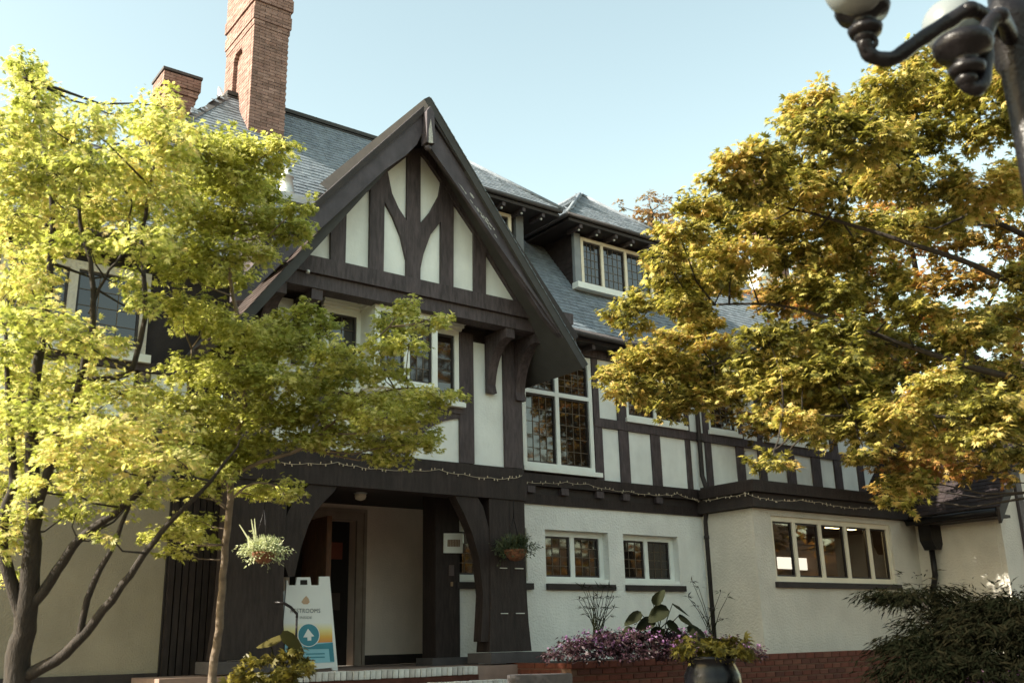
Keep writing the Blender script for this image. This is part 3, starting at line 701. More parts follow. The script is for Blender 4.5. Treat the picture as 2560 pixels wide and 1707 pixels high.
# jetty band
box('jetty_beam', 8.7, 13.3, W - .11, W + .1, 3.86, 4.04, M['lowtimber'], house, .008)
box('frieze_board', 8.7, 13.16, W - .035, W + .1, 3.59, 3.74, M['lowtimber'], house, .006)
box('frieze_board', 8.7, 13.16, W - .02, W + .1, 3.742, 3.858, M['darkwood'], house, .006)
for zx in (310, 640, 985, 1240, 1560):
    xx = xs(Z7, zx, 110, W - .1); box('joist_end', xx - .075, xx + .075, W - .10, W - .021, 3.75, 3.855, M['timber'], house, .008)

# --- first floor of the right wing
low = [(10.89, 11.27), (11.48, 12.01), (12.22, 12.86), (12.97, 13.36), (13.51, 14.19), (14.4, 14.8), (15.01, 15.62), (15.87, 16.4), (16.67, 17.12), (17.35, 17.9), (18.1, 18.7)]
tw = (9.24, 10.70, 4.16, 6.08)
ww_ = [(11.47, 12.86, 5.16, 5.95), (13.5, 14.3, 5.16, 5.95), (15.0, 16.42, 5.16, 5.95)]
wall_holes('first_floor_wall', 8.7, 19.2, 3.7, 6.28, [tw] + ww_, W + .03, W + .22, M['darkwood'], house)
for a, b in low: pnl(a - .006, b + .006, 4.045, 4.93, W)
for a, b in ((10.84, 11.27), (12.97, 13.36), (14.42, 14.85), (16.6, 17.08), (17.3, 17.85), (18.05, 18.6)): pnl(a, b, 5.08, 6.1, W)
edges = [10.72] + [v for p in low for v in p] + [19.1]
for i in range(0, len(edges), 2):
    a, b = edges[i], edges[i + 1]
    tall = any(abs(c - (a + b) / 2) < .4 for c in (10.8, 11.37, 12.92, 14.3, 14.9, 16.5, 17.2, 18.0, 13.43))
    box('timber_post', a, b, W - .035, W + .028, 4.045, 4.93, M['timber'], house, .006)
for a, b in ((10.72, 10.85), (11.26, 11.46), (12.87, 12.98), (13.35, 13.49), (14.31, 14.43), (14.84, 14.99), (16.43, 16.61), (17.07, 17.31), (17.84, 18.06), (18.59, 19.1)):
    box('timber_post', a, b, W - .035, W + .028, 5.085, 6.1, M['timber'], house, .006)
box('rail', 10.72, 19.1, W - .045, W + .029, 4.932, 5.083, M['timber'], house, .006)
box('wall_plate', 8.7, 19.1, W - .06, W + .029, 6.102, 6.3, M['timber'], house, .006)
zt0 = zs(Z6, 200, 320, W)
t1 = window(tw[0], tw[1], tw[2], tw[3], W - .03, mull=(xs(Z6, 221, 600, W),), trans=(zt0,), grid=(4, 5), frame=.075,
            sill=(tw[0] - .04, tw[1] + .1, tw[2] - .075, tw[2] - .002, .07, 'trim'), depth=.1)
t1['label'] = 'tall four light leaded window beside the gable'
for i, (a, b, c, d) in enumerate(ww_):
    n = (2, 1, 3)[i]; ml = tuple(a + (b - a) * (k + 1) / n for k in range(n - 1)) if n > 1 else ()
    wn = window(a, b, c, d, W - .02, mull=ml, grid=(4, 5) if i < 2 else (3, 5), frame=.06, sill=(a - .04, b + .04, c - .075, c - .002, .06, 'trim'))
    wn['label'] = ('two light window with white sill, upper floor', 'single light window, upper floor right of the downpipe', 'far three light window, upper floor')[i]
px_ = 13.15
dp = tube('downpipe', [(px_, W - .09, 1.45), (px_, W - .09, 3.5), (px_ - .02, W - .16, 3.75), (px_ - .02, W - .17, 4.1), (px_, W - .09, 4.3), (px_, W - .09, 5.95), (px_, 11.6, 6.25)], .042, M['darkwood'], house)
dp['label'] = 'downpipe in the corner beside the projecting bay'
for zz in (2.0, 3.2, 4.9): tube('pipe_collar', [(px_, W - .09, zz), (px_, W - .09, zz + .06)], .055, M['darkwood'], dp)

# --- projecting ground floor bay
BY = 10.87
bw = (13.6, 17.06, 2.44, 3.52)
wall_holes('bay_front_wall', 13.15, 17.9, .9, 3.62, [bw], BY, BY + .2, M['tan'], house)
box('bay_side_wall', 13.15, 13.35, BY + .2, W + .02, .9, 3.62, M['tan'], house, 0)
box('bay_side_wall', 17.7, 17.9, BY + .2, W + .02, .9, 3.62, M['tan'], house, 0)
bwin = window(bw[0], bw[1], bw[2], bw[3], BY + .04, mull=(14.25, 14.97, 15.71, 16.42), grid=(1, 1), frame=.085, glass='clear', trim='cream', panes=False, depth=.09,
       sill=(bw[0] - .04, bw[1] + .05, bw[2] - .1, bw[2] - .01, .1, 'darkwood'))
bwin['label'] = 'five light window of the projecting bay, room lit inside'
box('bay_roof_edge', 12.93, 18.1, BY - .24, W - .17, 3.86, 4.02, M['lowtimber'], house, .012)
box('bay_roof_edge', 13.02, 18.0, BY - .14, W - .04, 3.63, 3.855, M['darkwood'], house, .012)
box('bay_roof_edge', 12.98, 18.05, BY - .19, W - .172, 4.021, 4.06, M['darkwood'], house, .008)
# room behind the bay window
box('room_back_wall', 13.36, 17.69, 14.8, 14.9, .9, 3.7, M['room'], house, 0)
box('room_side_wall', 17.55, 17.69, BY + .22, 14.79, .9, 3.7, M['room'], house, 0)
box('room_side_wall', 13.36, 13.5, BY + .22, 14.79, .9, 3.7, M['room'], house, 0)
box('room_ceiling', 13.36, 17.69, BY + .25, 14.79, 3.58, 3.615, M['room'], house, 0)
cl2 = empty('ceiling_light', (15.2, 11.25, 3.52), 'glowing tube light on the ceiling inside the right bay window', 'lamp')
q = atY(1915, 1208, 11.25)
box('lamp_tube', q[0] - .2, q[0] + .16, 11.2, 11.3, q[2] - .035, q[2] + .035, M['tube'], cl2); 
box('lamp_housing', q[0] - .21, q[0] + .17, 11.19, 11.31, q[2] + .036, q[2] + .05, M['galv'], cl2); adopt(cl2)
q = atY(1955, 1212, 11.25)
cl3 = empty('ceiling_light', (q[0], 11.25, 3.5), 'second smaller glow right of the tube light inside the bay window', 'lamp')
box('lamp_tube', q[0] - .05, q[0] + .08, 11.2, 11.3, q[2] - .035, q[2] + .035, M['tube'], cl3); adopt(cl3)
# added glowing patches standing in for the bright spots in the bay glass
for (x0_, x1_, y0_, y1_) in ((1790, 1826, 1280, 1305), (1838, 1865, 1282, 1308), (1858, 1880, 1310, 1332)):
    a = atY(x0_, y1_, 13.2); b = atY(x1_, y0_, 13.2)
    box('glow_patch', a[0], b[0], 13.2, 13.24, a[2], b[2], M['spotglow'], house, 0)

# --- right projecting block with low eaves
EX, EZ = 17.5, 3.66; sl = 1.08; TX = 20.6; TZ = EZ + (TX - EX) * sl
rb = slab('roof', [(EX, 8.95, EZ), (EX, W, EZ), (TX, W, TZ), (TX, 8.95, TZ)], .12, M['shinglebase'], house); rb['label'] = 'brown shingled roof of the projecting right block'
vb = Vector((TX - EX, 0, TZ - EZ)); 
M['shinglebrown'] = island('brown_roof_shingle', [(.022, .016, .017), (.036, .026, .026), (.028, .02, .02)], .85, .5, 60)
shingles('roof_shingles', None, lambda u_, v_: True, (EX - .02, 8.93, EZ + .01), (0, 1, 0), tuple(vb), 3.05, vb.length, rb, mat='shinglebrown')
slab('roof_slope', [(TX, 8.95, TZ), (TX, W, TZ), (TX + 3.1, W, EZ), (TX + 3.1, 8.95, EZ)], .12, M['shinglebase'], rb)
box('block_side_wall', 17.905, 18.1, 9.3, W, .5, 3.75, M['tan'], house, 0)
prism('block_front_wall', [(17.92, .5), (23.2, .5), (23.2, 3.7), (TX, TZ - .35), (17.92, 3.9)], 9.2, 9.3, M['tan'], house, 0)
prism('bargeboard', [(EX - .05, EZ - .28), (EX - .05, EZ - .02), (TX, TZ - .02), (TX, TZ - .36)], 8.93, 8.99, M['darkwood'], house)
prism('timber_post', [(18.6, .6), (18.8, .6), (18.8, 4.5), (18.6, 4.3)], 9.14, 9.2, M['timber'], house)
tube('gutter', [(EX - .06, 9.0, EZ - .07), (EX - .06, 10.75, EZ - .09)], .06, M['metal'], house, 10)
box('eaves_soffit', EX, 17.92, 9.0, BY - .25, EZ - .16, EZ - .11, M['darkwood'], house)
hp = atX(2110, 1230, 17.75)
hop = prism('rain_hopper', [(17.55, 3.5), (17.95, 3.5), (17.95, 3.22), (17.83, 3.05), (17.67, 3.05), (17.55, 3.22)], 10.35, 10.6, M['metal'], house, .01)
tube('downpipe', [(17.75, 10.5, 3.08), (17.75, 10.5, 2.6), (17.8, 10.62, 2.3), (17.8, 10.62, 1.0)], .055, M['metal'], hop)
tube('downpipe', [(17.75, 10.48, 3.5), (17.55, 10.5, 3.62)], .055, M['metal'], hop)

# --- left wing
wall_holes('left_wing_wall', .4, 3.9, .6, 4.02, [], W, W + .2, M['shadestucco'], house)
box('jetty_beam', .4, 4.45, W - .12, W + .1, 4.021, 4.22, M['timber'], house)
lw = (1.1, 3.45, 5.02, 6.08)
wall_holes('left_upper_wall', .4, 4.45, 4.2, 6.28, [lw], W + .03, W + .2, M['darkwood'], house)
lwin = window(lw[0], lw[1], lw[2], lw[3], W - .03, mull=(1.8, 2.55), grid=(3, 4), frame=.1, sill=(lw[0] - .05, lw[1] + .05, lw[2] - .1, lw[2] - .002, .08, 'trim'), trim='tan')  # white frame toned down in colour for the tree's shade
lwin['label'] = 'three light window behind the left maple'
for a, b in ((.8, 1.3), (1.5, 2.0), (2.2, 2.7), (2.9, 3.35), (3.55, 4.0)): pnl(a, b, 4.25, 4.82, W)
for xa in (.45, 1.35, 2.03, 2.75, 3.4, 4.1): box('timber_post', xa, xa + .13, W - .03, W + .028, 4.225, 4.83, M['timber'], house)
box('rail', .4, 4.45, W - .05, W + .029, 4.83, 4.94, M['timber'], house)
# slatted dark screen between left wall and porch
for k in range(9):
    xa = 3.92 + k * .082; box('screen_board', xa, xa + .066, W - .08 + random.uniform(-.006, .006), W - .04, ZF - .4, 4.0, M['lowtimber'], house, .004)
box('screen_backing', 3.9, 4.7, W - .038, W + .1, ZF - .4, 4.02, M['dark'], house)
box('base_board', .4, 3.88, W - .06, W - .002, .6, 1.34, M['darkwood'], house)

# --- dormers
def dormer(x0, x1, Yd, z0, z1, ecx, ez_, oh, lights, nm, lab):
    """x0..x1 wall, hipped roof with eaves at ecx=(left,right)"""
    eL, eR = ecx; yE = Yd - oh; xm = (eL + eR) / 2; pz = ez_ + (eR - eL) / 2 * .835; yA = yE + (eR - eL) / 2 * .9
    d = box(nm, x0, x1, Yd, 15.0, z0, z1, M['darkwood'], house, 0); d['label'] = lab
    rf = slab('dormer_roof', [(eL, yE, ez_), (eR, yE, ez_), (xm, yA, pz)], .07, M['shinglebase'], d)
    slab('dormer_roof', [(eL, yE, ez_), (xm, yA, pz), (xm, 15.2, pz), (eL, 15.2, ez_)], .07, M['shinglebase'], d)
    slab('dormer_roof', [(eR, yE, ez_), (eR, 15.2, ez_), (xm, 15.2, pz), (xm, yA, pz)], .07, M['shinglebase'], d)
    box('dormer_soffit', eL + .03, eR - .03, yE + .03, 14.5, ez_ - .13, ez_ - .075, M['darkwood'], d)
    tube('hip_roll', [(eL, yE, ez_ + .03), (xm, yA, pz + .03)], .035, M['shingle'], d, 6)
    tube('hip_roll', [(eR, yE, ez_ + .03), (xm, yA, pz + .03)], .035, M['shingle'], d, 6)
    tube('hip_roll', [(xm, yA, pz + .03), (xm, 15, pz + .03)], .035, M['shingle'], d, 6)
    for p, q_ in (((eL, yE), (eR, yE)), ((eL, yE), (eL, 14.2))):
        tube('gutter', [(p[0], p[1] - .0, ez_ - .03), (q_[0], q_[1], ez_ - .03)], .035, M['stone'], d, 8)
    # shingles front
    hw = (eR - eL) / 2; vf = Vector((0, yA - yE, pz - ez_)); Lf = vf.length
    shingles('roof_shingles', None, lambda u_, v_: abs(u_ - hw) < hw * (1 - v_ / Lf) + .03, (eL, yE, ez_ + .005), (1, 0, 0), tuple(vf), 2 * hw, Lf, d)
    vl = Vector((hw, 0, pz - ez_)); Ll = vl.length
    shingles('roof_shingles', None, lambda u_, v_: u_ > (yA - yE) * v_ / Ll - .03, (eL, yE, ez_ + .005), (0, 1, 0), tuple(vl), 3.0, Ll, d)
    # cheek shingles
    for k in range(int((eR - eL) / .42)):
        xx = eL + .3 + k * .42
        box('rafter_end', xx, xx + .06, yE + .05, Yd, ez_ - .2, ez_ - .131, M['timber'], d, .004)
        sphere('bulb', (xx + .03, yE + .12, ez_ - .215), .022, M['galv'], d)
    return d, pz
d2, _ = dormer(10.88, 13.0, 12.5, 6.5, 8.62, (10.45, 13.3), 8.72, .42, 3, 'dormer', 'dormer with three light window under a hipped shingle roof')
d1, _ = dormer(7.6, 9.76, 12.5, 6.5, 8.62, (7.5, 10.3), 8.72, .42, 3, 'dormer', 'dormer mostly hidden behind the gable')
shingles('cheek_shingles', None, lambda u_, v_: True, (10.875, 12.52, 7.2), (0, 1, 0), (0, 0, 1), 1.6, 1.45, d2, mat='shinglewall', th=.008)
dw = window(11.02, 12.80, 7.60, 8.52, 12.44, mull=(xs(Z4, 803, 700, 12.44), xs(Z4, 958, 750, 12.44)), grid=(4, 5), frame=.06, glass='skyglass', trim='cream', sill=(10.80, 12.95, 7.48, 7.59, .14, 'trim'))
dw['label'] = 'three light leaded dormer window'
box('corner_board', 10.86, 11.0, 12.43, 12.5, 7.59, 8.56, simple('grey_blue_board', (.22, .24, .26), .7), d2)
dw1 = window(8.0, 9.47, 7.75, 8.56, 12.44, mull=(8.5, 9.0), grid=(3, 4), frame=.06, glass='skyglass', trim='cream')
box('corner_board', 9.56, 9.72, 12.43, 12.5, 7.2, 8.6, simple('grey_board', (.14, .15, .16), .7), d1)

# --- chimneys
def chimney(x0, x1, y0, y1, z0, z1, ledges, par, lab, bh=.058, bl_=.21, arch=None, wide=0):
    bm = bmesh.new(); c = box('chimney', x0 + (.1 if arch else .02), x1 - .02, y0 + .02, y1 - .02, z0, z1 - .02, M['mortar'], par, 0); c['label'] = lab
    rows = []; z = z0; r = 0
    while z < z1 - bh:
        e = sum(l[2] for l in ledges if l[0] <= z < l[1])
        xa, xb, ya, yb = x0 - e, x1 + e, y0 - e, y1 + e
        off = (r % 2) * bl_ / 2; t = .1
        x = xa - off
        while x < xb:
            a, b = max(xa, x) + .004, min(xb, x + bl_) - .004
            j = random.uniform(-.002, .003)
            if b - a > .02: rows.append((a, b, ya + j, ya + t, z + .004, z + bh - .004))
            x += bl_
        y = ya + t - off
        while y < yb:
            a, b = max(ya + t, y) + .004, min(yb, y + bl_) - .004
            j = random.uniform(-.002, .003)
            if b - a > .02:
                segs_ = [(a, b, False)]
                if arch and arch[2] < z < arch[3] + arch[1]:
                    hw_ = arch[1] if z < arch[3] else math.sqrt(max(0, arch[1] ** 2 - (z - arch[3]) ** 2)); l_, r_ = arch[0] - hw_, arch[0] + hw_
                    segs_ = [(max(a, u_), min(b, v_), k_) for u_, v_, k_ in ((-99, l_, False), (l_, r_, True), (r_, 99, False))]
                for a_, b_, inside in segs_:
                    if b_ - a_ < .012: continue
                    rows.append((xa + (.07 if inside else j), xa + t + (.02 if inside else 0), a_, b_, z + .004, z + bh - .004))
                rows.append((xb - t, xb - j, a, b, z + .004, z + bh - .004))
            y += bl_
        z += bh; r += 1
    bricks_mesh('brickwork', rows, M['brick'], c)
    return c
ch = chimney(5.42, 6.06, 14.2, 15.45, 9.0, 13.4, [(11.72, 11.83, .012), (11.83, 12.02, .03), (12.02, 12.15, .015), (12.15, 12.4, .045), (12.4, 13.0, .03)], house, 'tall brick chimney with corbelled bands and arched recess', arch=(14.86, .2, 10.3, 11.35))
prism_x('flashing', [(14.05, 9.35), (15.6, 11.2), (15.6, 11.0), (14.05, 9.2)], 5.36, 5.41, M['galv'], ch)
ch2 = chimney(4.5, 5.05, 15.8, 16.3, 8.5, 11.3, [(11.05, 11.3, .06), (10.9, 11.05, .03)], house, 'small brick chimney behind the left tree')
box('chimney_cap', 4.42, 5.12, 15.72, 16.38, 11.3, 11.35, M['stone'], ch2)
ch3 = chimney(19.2, 19.8, 14.5, 15.1, 8.5, 12.9, [(12.6, 12.9, .05)], house, 'brick chimney seen through the right maple')
prism('white_dormer_cheek', [(17.4, 8.2), (18.6, 8.2), (18.6, 9.4), (18.0, 9.9), (17.4, 9.4)], 13.6, 15.4, M['trim'], house)
# vent on roof
vp = Vector(onroof(5.75, 13.02)); vt = atY(657, 375, 13.0)
vx, vz = float(atY(657, 440, 12.95)[0]), float(atY(657, 443, 12.95)[2])
vent = lathe('roof_vent', [(.15, vz - .1), (.13, vz), (.085, vz + .24), (.11, vz + .245), (.11, vz + .27), (.05, vz + .28), (.045, vz + .42), (.01, vz + .43)], (vx, 12.95, 0), M['galv'], house)
box('vent_flashing', vx - .3, vx + .35, 12.72, 13.25, vz - .22, vz - .10, M['galv'], vent)
adopt(house)

# ------------------------------------------------------------------ porch floor, steps, planter walls
steps = empty('porch_steps', (6.3, 10.8, 0), 'brick porch steps with white painted nosings below the arch', 'steps')
box('porch_floor', 3.6, 9.35, 11.0, RW - .01, 0.9, ZF - .001, M['floor'], steps, 0)
sx1 = 7.66
bw_, n_b = .078, 0
bm_me = bmesh.new(); add_box(bm_me, -.0345, .0345, -.1, .1, -.05, .05); bmesh.ops.bevel(bm_me, geom=bm_me.edges[:], offset=.006, segments=1, affect='EDGES')
nos = bpy.data.meshes.new('brick'); bm_me.to_mesh(nos); bm_me.free(); nos.materials.append(M['brickwhite'])
for (yy, zt, xa, xb) in ((11.06, ZF, 4.6, 7.66), (10.74, ZF - .165, 4.6, 7.86), (10.42, ZF - .33, 4.6, 8.0)):
    k = 0
    x = xa
    while x < xb - .05:
        if True:
            o = link('brick', nos, steps); o.location = (x + .037, yy + random.uniform(-.004, .004), zt - .05 + random.uniform(-.003, .003)); o.rotation_euler = (0, random.uniform(-.02, .02), random.uniform(-.02, .02))
        x += bw_
    box('step_body', xa, xb, yy - .08, yy + .5, zt - .33, zt - .103, M['brickobj'], steps, 0)
    box('step_top', xa, xb, yy + .1, yy + .4, zt - .1, zt - .012, M['floor'], steps, 0)
adopt(steps)

wallp = empty('brick_planter_wall', (12.9, 9.9, 0), 'low red brick planter wall running along the foot of the house', 'wall')
PX0, PX1, PY, PZ = 8.3, 17.6, 9.9, 1.33
box('wall_core', PX0 + .012, PX1, PY + .012, PY + .3, 0, PZ - .02, M['mortardark'], wallp, 0)
box('wall_core', PX0 + .012, PX0 + .25, PY + .301, 11.2, 0, PZ - .02, M['mortardark'], wallp, 0)
bmm = bmesh.new(); add_box(bmm, -.0995, .0995, -.05, .05, -.0315, .0315); bmesh.ops.bevel(bmm, geom=bmm.edges[:], offset=.004, segments=1, affect='EDGES')
sb = bpy.data.meshes.new('brick'); bmm.to_mesh(sb); bmm.free(); sb.materials.append(M['brickobj'])
bmm = bmesh.new(); add_box(bmm, -.0315, .0315, -.12, .12, -.05, .05); bmesh.ops.bevel(bmm, geom=bmm.edges[:], offset=.004, segments=1, affect='EDGES')
rb_ = bpy.data.meshes.new('brick'); bmm.to_mesh(rb_); bmm.free(); rb_.materials.append(M['brickobj'])
cnt = 0; rest = []
x = PX0
while x < 14.8:      # coping course of long bricks
    o = link('brick', sb, wallp); o.location = (x + .1, PY + .045, PZ - .04); o.scale = (1, 1, 1.3); x += .209; cnt += 1
for r in range(1, 5):
    x = PX0 + (r % 2) * .1; z = PZ - .045 - r * .079
    while x < 14.6:
        o = link('brick', sb, wallp); o.location = (x + .1, PY + .05 + random.uniform(-.003, .003), z); x += .209; cnt += 1
x = 14.8
for r in range(0, 9):
    x = 14.7 + (r % 2) * .1
    while x < PX1: rest.append((x, x + .2, PY, PY + .1, PZ - .072 - r * .079, PZ - .009 - r * .079)); x += .209
for r in range(5, 17):
    x = PX0 + (r % 2) * .1
    while x < 14.6: rest.append((x, x + .2, PY, PY + .1, PZ - .077 - r * .079, PZ - .014 - r * .079)); x += .209
for r in range(0, 10):
    y = PY + .11 + (r % 2) * .1
    while y < 11.1: rest.append((PX0, PX0 + .1, y, y + .2, PZ - .077 - r * .079, PZ - .014 - r * .079)); y += .209
bricks_mesh('brickwork', rest, M['brickobj'], wallp)
adopt(wallp)
soil = box('garden_soil', PX0 + .26, PX1, PY + .31, W - .02, .5, PZ - .03, M['soil'], None, 0); soil['kind'] = 'structure'
# low brick pier with rounded grey cap stone beside the steps
pier = empty('stair_pier', (7.0, 8.8, 0), 'low pier beside the steps capped with a rounded dark grey stone', 'pier')
a = atD(1165, 1548, 10.6); b = atD(1312, 1552, 10.6)
dv = Vector((b[0] - a[0], b[1] - a[1], 0)); ln = dv.length; mid = Vector(((a[0] + b[0]) / 2, (a[1] + b[1]) / 2, 0)); zz = 1.25
bm = bmesh.new(); pts = []
for k in range(9):
    an = math.pi / 2 + math.pi * k / 8; pts.append((-ln / 2 + .14 + .14 * math.cos(an), .19 * math.sin(an)))
pts += [(ln / 2, -.19), (ln / 2, .19)]
va = [bm.verts.new((p[0], p[1], zz - .11)) for p in pts]; vb_ = [bm.verts.new((p[0], p[1], zz)) for p in pts]
bm.faces.new(va[::-1]); bm.faces.new(vb_)
for i in range(len(pts)): bm.faces.new((va[i], va[(i + 1) % len(pts)], vb_[(i + 1) % len(pts)], vb_[i]))
rot = Matrix.Translation(mid) @ Matrix.Rotation(math.atan2(dv.y, dv.x), 4, 'Z')
bm.transform(rot); finish(bm, 'cap_stone', M['stone'], pier, None, .02)
bm = bmesh.new(); add_box(bm, -ln / 2 + .06, ln / 2 - .03, -.15, .15, 0, zz - .112); bm.transform(rot); finish(bm, 'pier_body', M['brickobj'], pier)
adopt(pier)
# handrail
hr = empty('handrail', (5.0, 10.4, 0), 'thin black bent iron handrail in front of the sandwich sign', 'handrail')
h0 = [atD(x, y, 11.2) for x, y in ((630, 1383), (652, 1384), (668, 1394), (682, 1409))]; hb = atD(679, 1500, 11.2)
tube('rail', [tuple(p) for p in h0] + [tuple(h0[-1] + np.array([0, 0, -.04]))], .016, M['metal'], hr); tube('baluster', [tuple(h0[-1] + np.array([0, 0, -.02])), (h0[-1][0], h0[-1][1], 1.0)], .013, M['metal'], hr); adopt(hr)

# ------------------------------------------------------------------ sandwich-board sign
SY = 11.45
sg = empty('sandwich_sign', tuple(atY(710, 1532, SY)), 'white A-frame board with teal arrow circle standing at the doorway', 'sign')
ZS = zoomer(680, 1420, 1045 / 180.)
bwd = px_prism('sign_board', ZS, [(195, 260), (195, 175), (215, 175), (225, 245), (330, 245), (345, 130), (540, 130), (555, 245), (665, 245), (672, 120), (820, 120), (940, 1480), (870, 1480), (850, 1440), (540, 1465), (300, 1470), (90, 1470), (120, 1150)], SY, SY - .03, SY, M['signwhite'], sg, .004)
px_prism('handle_gap', ZS, [(395, 170), (495, 170), (497, 240), (393, 240)], SY, SY - .0325, SY - .0305, M['dark'], sg, 0)
px_prism('sign_leg', ZS, [(195, 300), (820, 300), (880, 1440), (100, 1440)], SY, SY + .38, SY + .4, M['signwhite'], sg)
k1, k2, k3 = SY - .034, SY - .037, SY - .040
px_prism('sunset_print', ZS, [(140, 790), (850, 790), (860, 1070), (130, 1100)], SY, k1, SY - .0305, M['sunset'], sg, 0)
px_prism('blue_band', ZS, [(130, 1100), (860, 1070), (885, 1360), (110, 1390)], SY, k1 - .0005, SY - .0305, M['lightblue'], sg, 0)
px_prism('teal_border', ZS, [(440, 1120), (862, 1075), (886, 1350), (825, 1350), (805, 1165), (440, 1175)], SY, k2, k1 - .0006, M['teal'], sg, 0)
cx, cz = 512, 968
circ = [(cx + 150 * math.cos(t / 32 * 6.2832), cz + 160 * math.sin(t / 32 * 6.2832)) for t in range(32)]
circ2 = [(cx + 162 * math.cos(t / 32 * 6.2832), cz + 172 * math.sin(t / 32 * 6.2832)) for t in range(32)]
px_prism('circle_rim', ZS, circ2, SY, k2 - .0005, k2, M['signwhite'], sg, 0)
px_prism('arrow_circle', ZS, circ, SY, k3, k2 - .0006, M['teal'], sg, 0)
px_prism('arrow', ZS, [(500, 875), (590, 985), (548, 990), (548, 1045), (495, 1050), (492, 1000), (432, 1000)], SY, k3 - .003, k3 - .0001, M['signwhite'], sg, 0)
def text(body, zf, a, b, h_px, Y, mat, par, width=None, name='lettering'):
    c = bpy.data.curves.new('t', 'FONT'); c.body = body; c.align_x = 'CENTER'; c.align_y = 'CENTER'; c.extrude = .001; c.space_character = 1.12
    o = bpy.data.objects.new('t', c); COL.objects.link(o); bpy.context.view_layer.update()
    me = bpy.data.meshes.new_from_object(o.evaluated_get(bpy.context.evaluated_depsgraph_get())); bpy.data.objects.remove(o); bpy.data.curves.remove(c)
    xs_ = [v.co.x for v in me.vertices]; ys_ = [v.co.y for v in me.vertices]; wd, ht = max(xs_) - min(xs_), max(ys_) - min(ys_)
    p = atY(*zf(a, b), Y); p2 = atY(*zf(a + (width or 100), b), Y); H = abs(atY(*zf(a, b + h_px), Y)[2] - p[2]); Wd = abs(p2[0] - p[0])
    for v in me.vertices: v.co = Vector((p[0] + v.co.x / wd * Wd, Y - .0005 - abs(v.co.z) * 1, p[2] + v.co.y / ht * H))
    me.materials.clear(); me.materials.append(mat)
    return link(name, me, par)
text('RESTROOMS', ZS, 485, 618, 62, SY - .0305, M['navy'], sg, 420)
text('INSIDE', ZS, 490, 715, 36, SY - .0305, M['teal'], sg, 170)
px_prism('emblem', ZS, [(410, 490), (440, 440), (480, 400), (515, 440), (530, 490), (500, 520), (440, 520)], SY, SY - .0335, SY - .0305, simple('emblem_print', (.42, .3, .2)), sg, 0)
for yy in (1240, 1290): px_prism('small_print_line', ZS, [(475, yy - 6), (745, yy - 14), (746, yy + 4), (475, yy + 12)], SY, k2, k1 - .0006, M['teal'], sg, 0)
adopt(sg)

# ------------------------------------------------------------------ wall plaque and notices by the entrance
pq = empty('wall_plaque', tuple(atY(1035, 1250, W - .06)), 'square white plaque with a barred brown panel on the entrance post', 'sign')
ZP = zoomer(1080, 1300, 941 / 120.)
px_prism('plaque_board', ZP, [(195, 262), (558, 262), (552, 648), (190, 645)], W, W - .065, W - .042, M['trim'], pq)
for k in range(8): px_prism('panel_bar', ZP, [(255 + k * 31, 385), (278 + k * 31, 385), (276 + k * 31, 522), (253 + k * 31, 522)], W, W - .071, W - .0655, M['brownprint'], pq, 0)
adopt(pq)
nt_ = px_prism('wall_notice', ZP, [(300, 880), (395, 880), (395, 1090), (300, 1090)], W, W - .052, W - .042, simple('faded_notice', (.10, .075, .075)), None, 0); tag(nt_, 'small faded dark notice on the entrance post below the plaque', 'notice')
nb = px_prism('door_bell', ZP, [(333, 1210), (372, 1210), (370, 1295), (333, 1295)], W, W - .056, W - .042, M['brownprint'], None); tag(nb, 'small tan bell push low on the entrance post', 'bell')

# ------------------------------------------------------------------ festoon string lights
def strand(pts, lab, nb_):
    e = empty('string_lights', tuple(pts[0]), lab, 'string lights', 'cream string lights draped along the beams')
    P = []
    for i in range(len(pts) - 1):
        a, b = Vector(pts[i]), Vector(pts[i + 1])
        for k in range(6): P.append(a.lerp(b, k / 6) - Vector((0, 0, .02 * math.sin(k / 6 * math.pi))))
    P.append(Vector(pts[-1])); tube('wire', P, .003, M['wire'], e, 5)
    bm = bmesh.new()
    for k in range(nb_):
        p = P[int(k / nb_ * (len(P) - 1))].lerp(P[int(k / nb_ * (len(P) - 1)) + 1], random.random())
        add_tube(bm, [p, p + Vector((random.uniform(-.008, .008), 0, random.choice((-1, 1, 1)) * .028))], [.006, .007], 5)
    finish(bm, 'bulb', M['wire'], e, 'stuff'); adopt(e)
YB = B - .10
strand([tuple(atY(*Z5(a, b), YB)) for a, b in ((270, 1190), (450, 1195), (640, 1188), (760, 1212), (900, 1230), (1120, 1238), (1300, 1235), (1460, 1268), (1640, 1290), (1760, 1292), (1843, 1275))], 'cream string lights along the porch beam', 44)
YW = W - .13
strand([tuple(atY(*Z6(a, b), YW)) for a, b in ((15, 826), (150, 838), (270, 833), (400, 845), (520, 875), (640, 888), (760, 905), (850, 908), (925, 900), (1020, 935), (1060, 940))], 'cream string lights along the jetty above the ground floor windows', 44)
pp = [tuple(atX(*Z6(a, b), 12.9)) for a, b in ((1075, 940), (1200, 920), (1320, 900))] + [tuple(atY(*Z6(a, b), BY - .26)) for a, b in ((1330, 900), (1440, 930), (1540, 942), (1650, 938), (1760, 950), (1880, 975), (2000, 985), (2090, 982))]
strand(pp, 'cream string lights along the flat roof edge of the bay', 50)

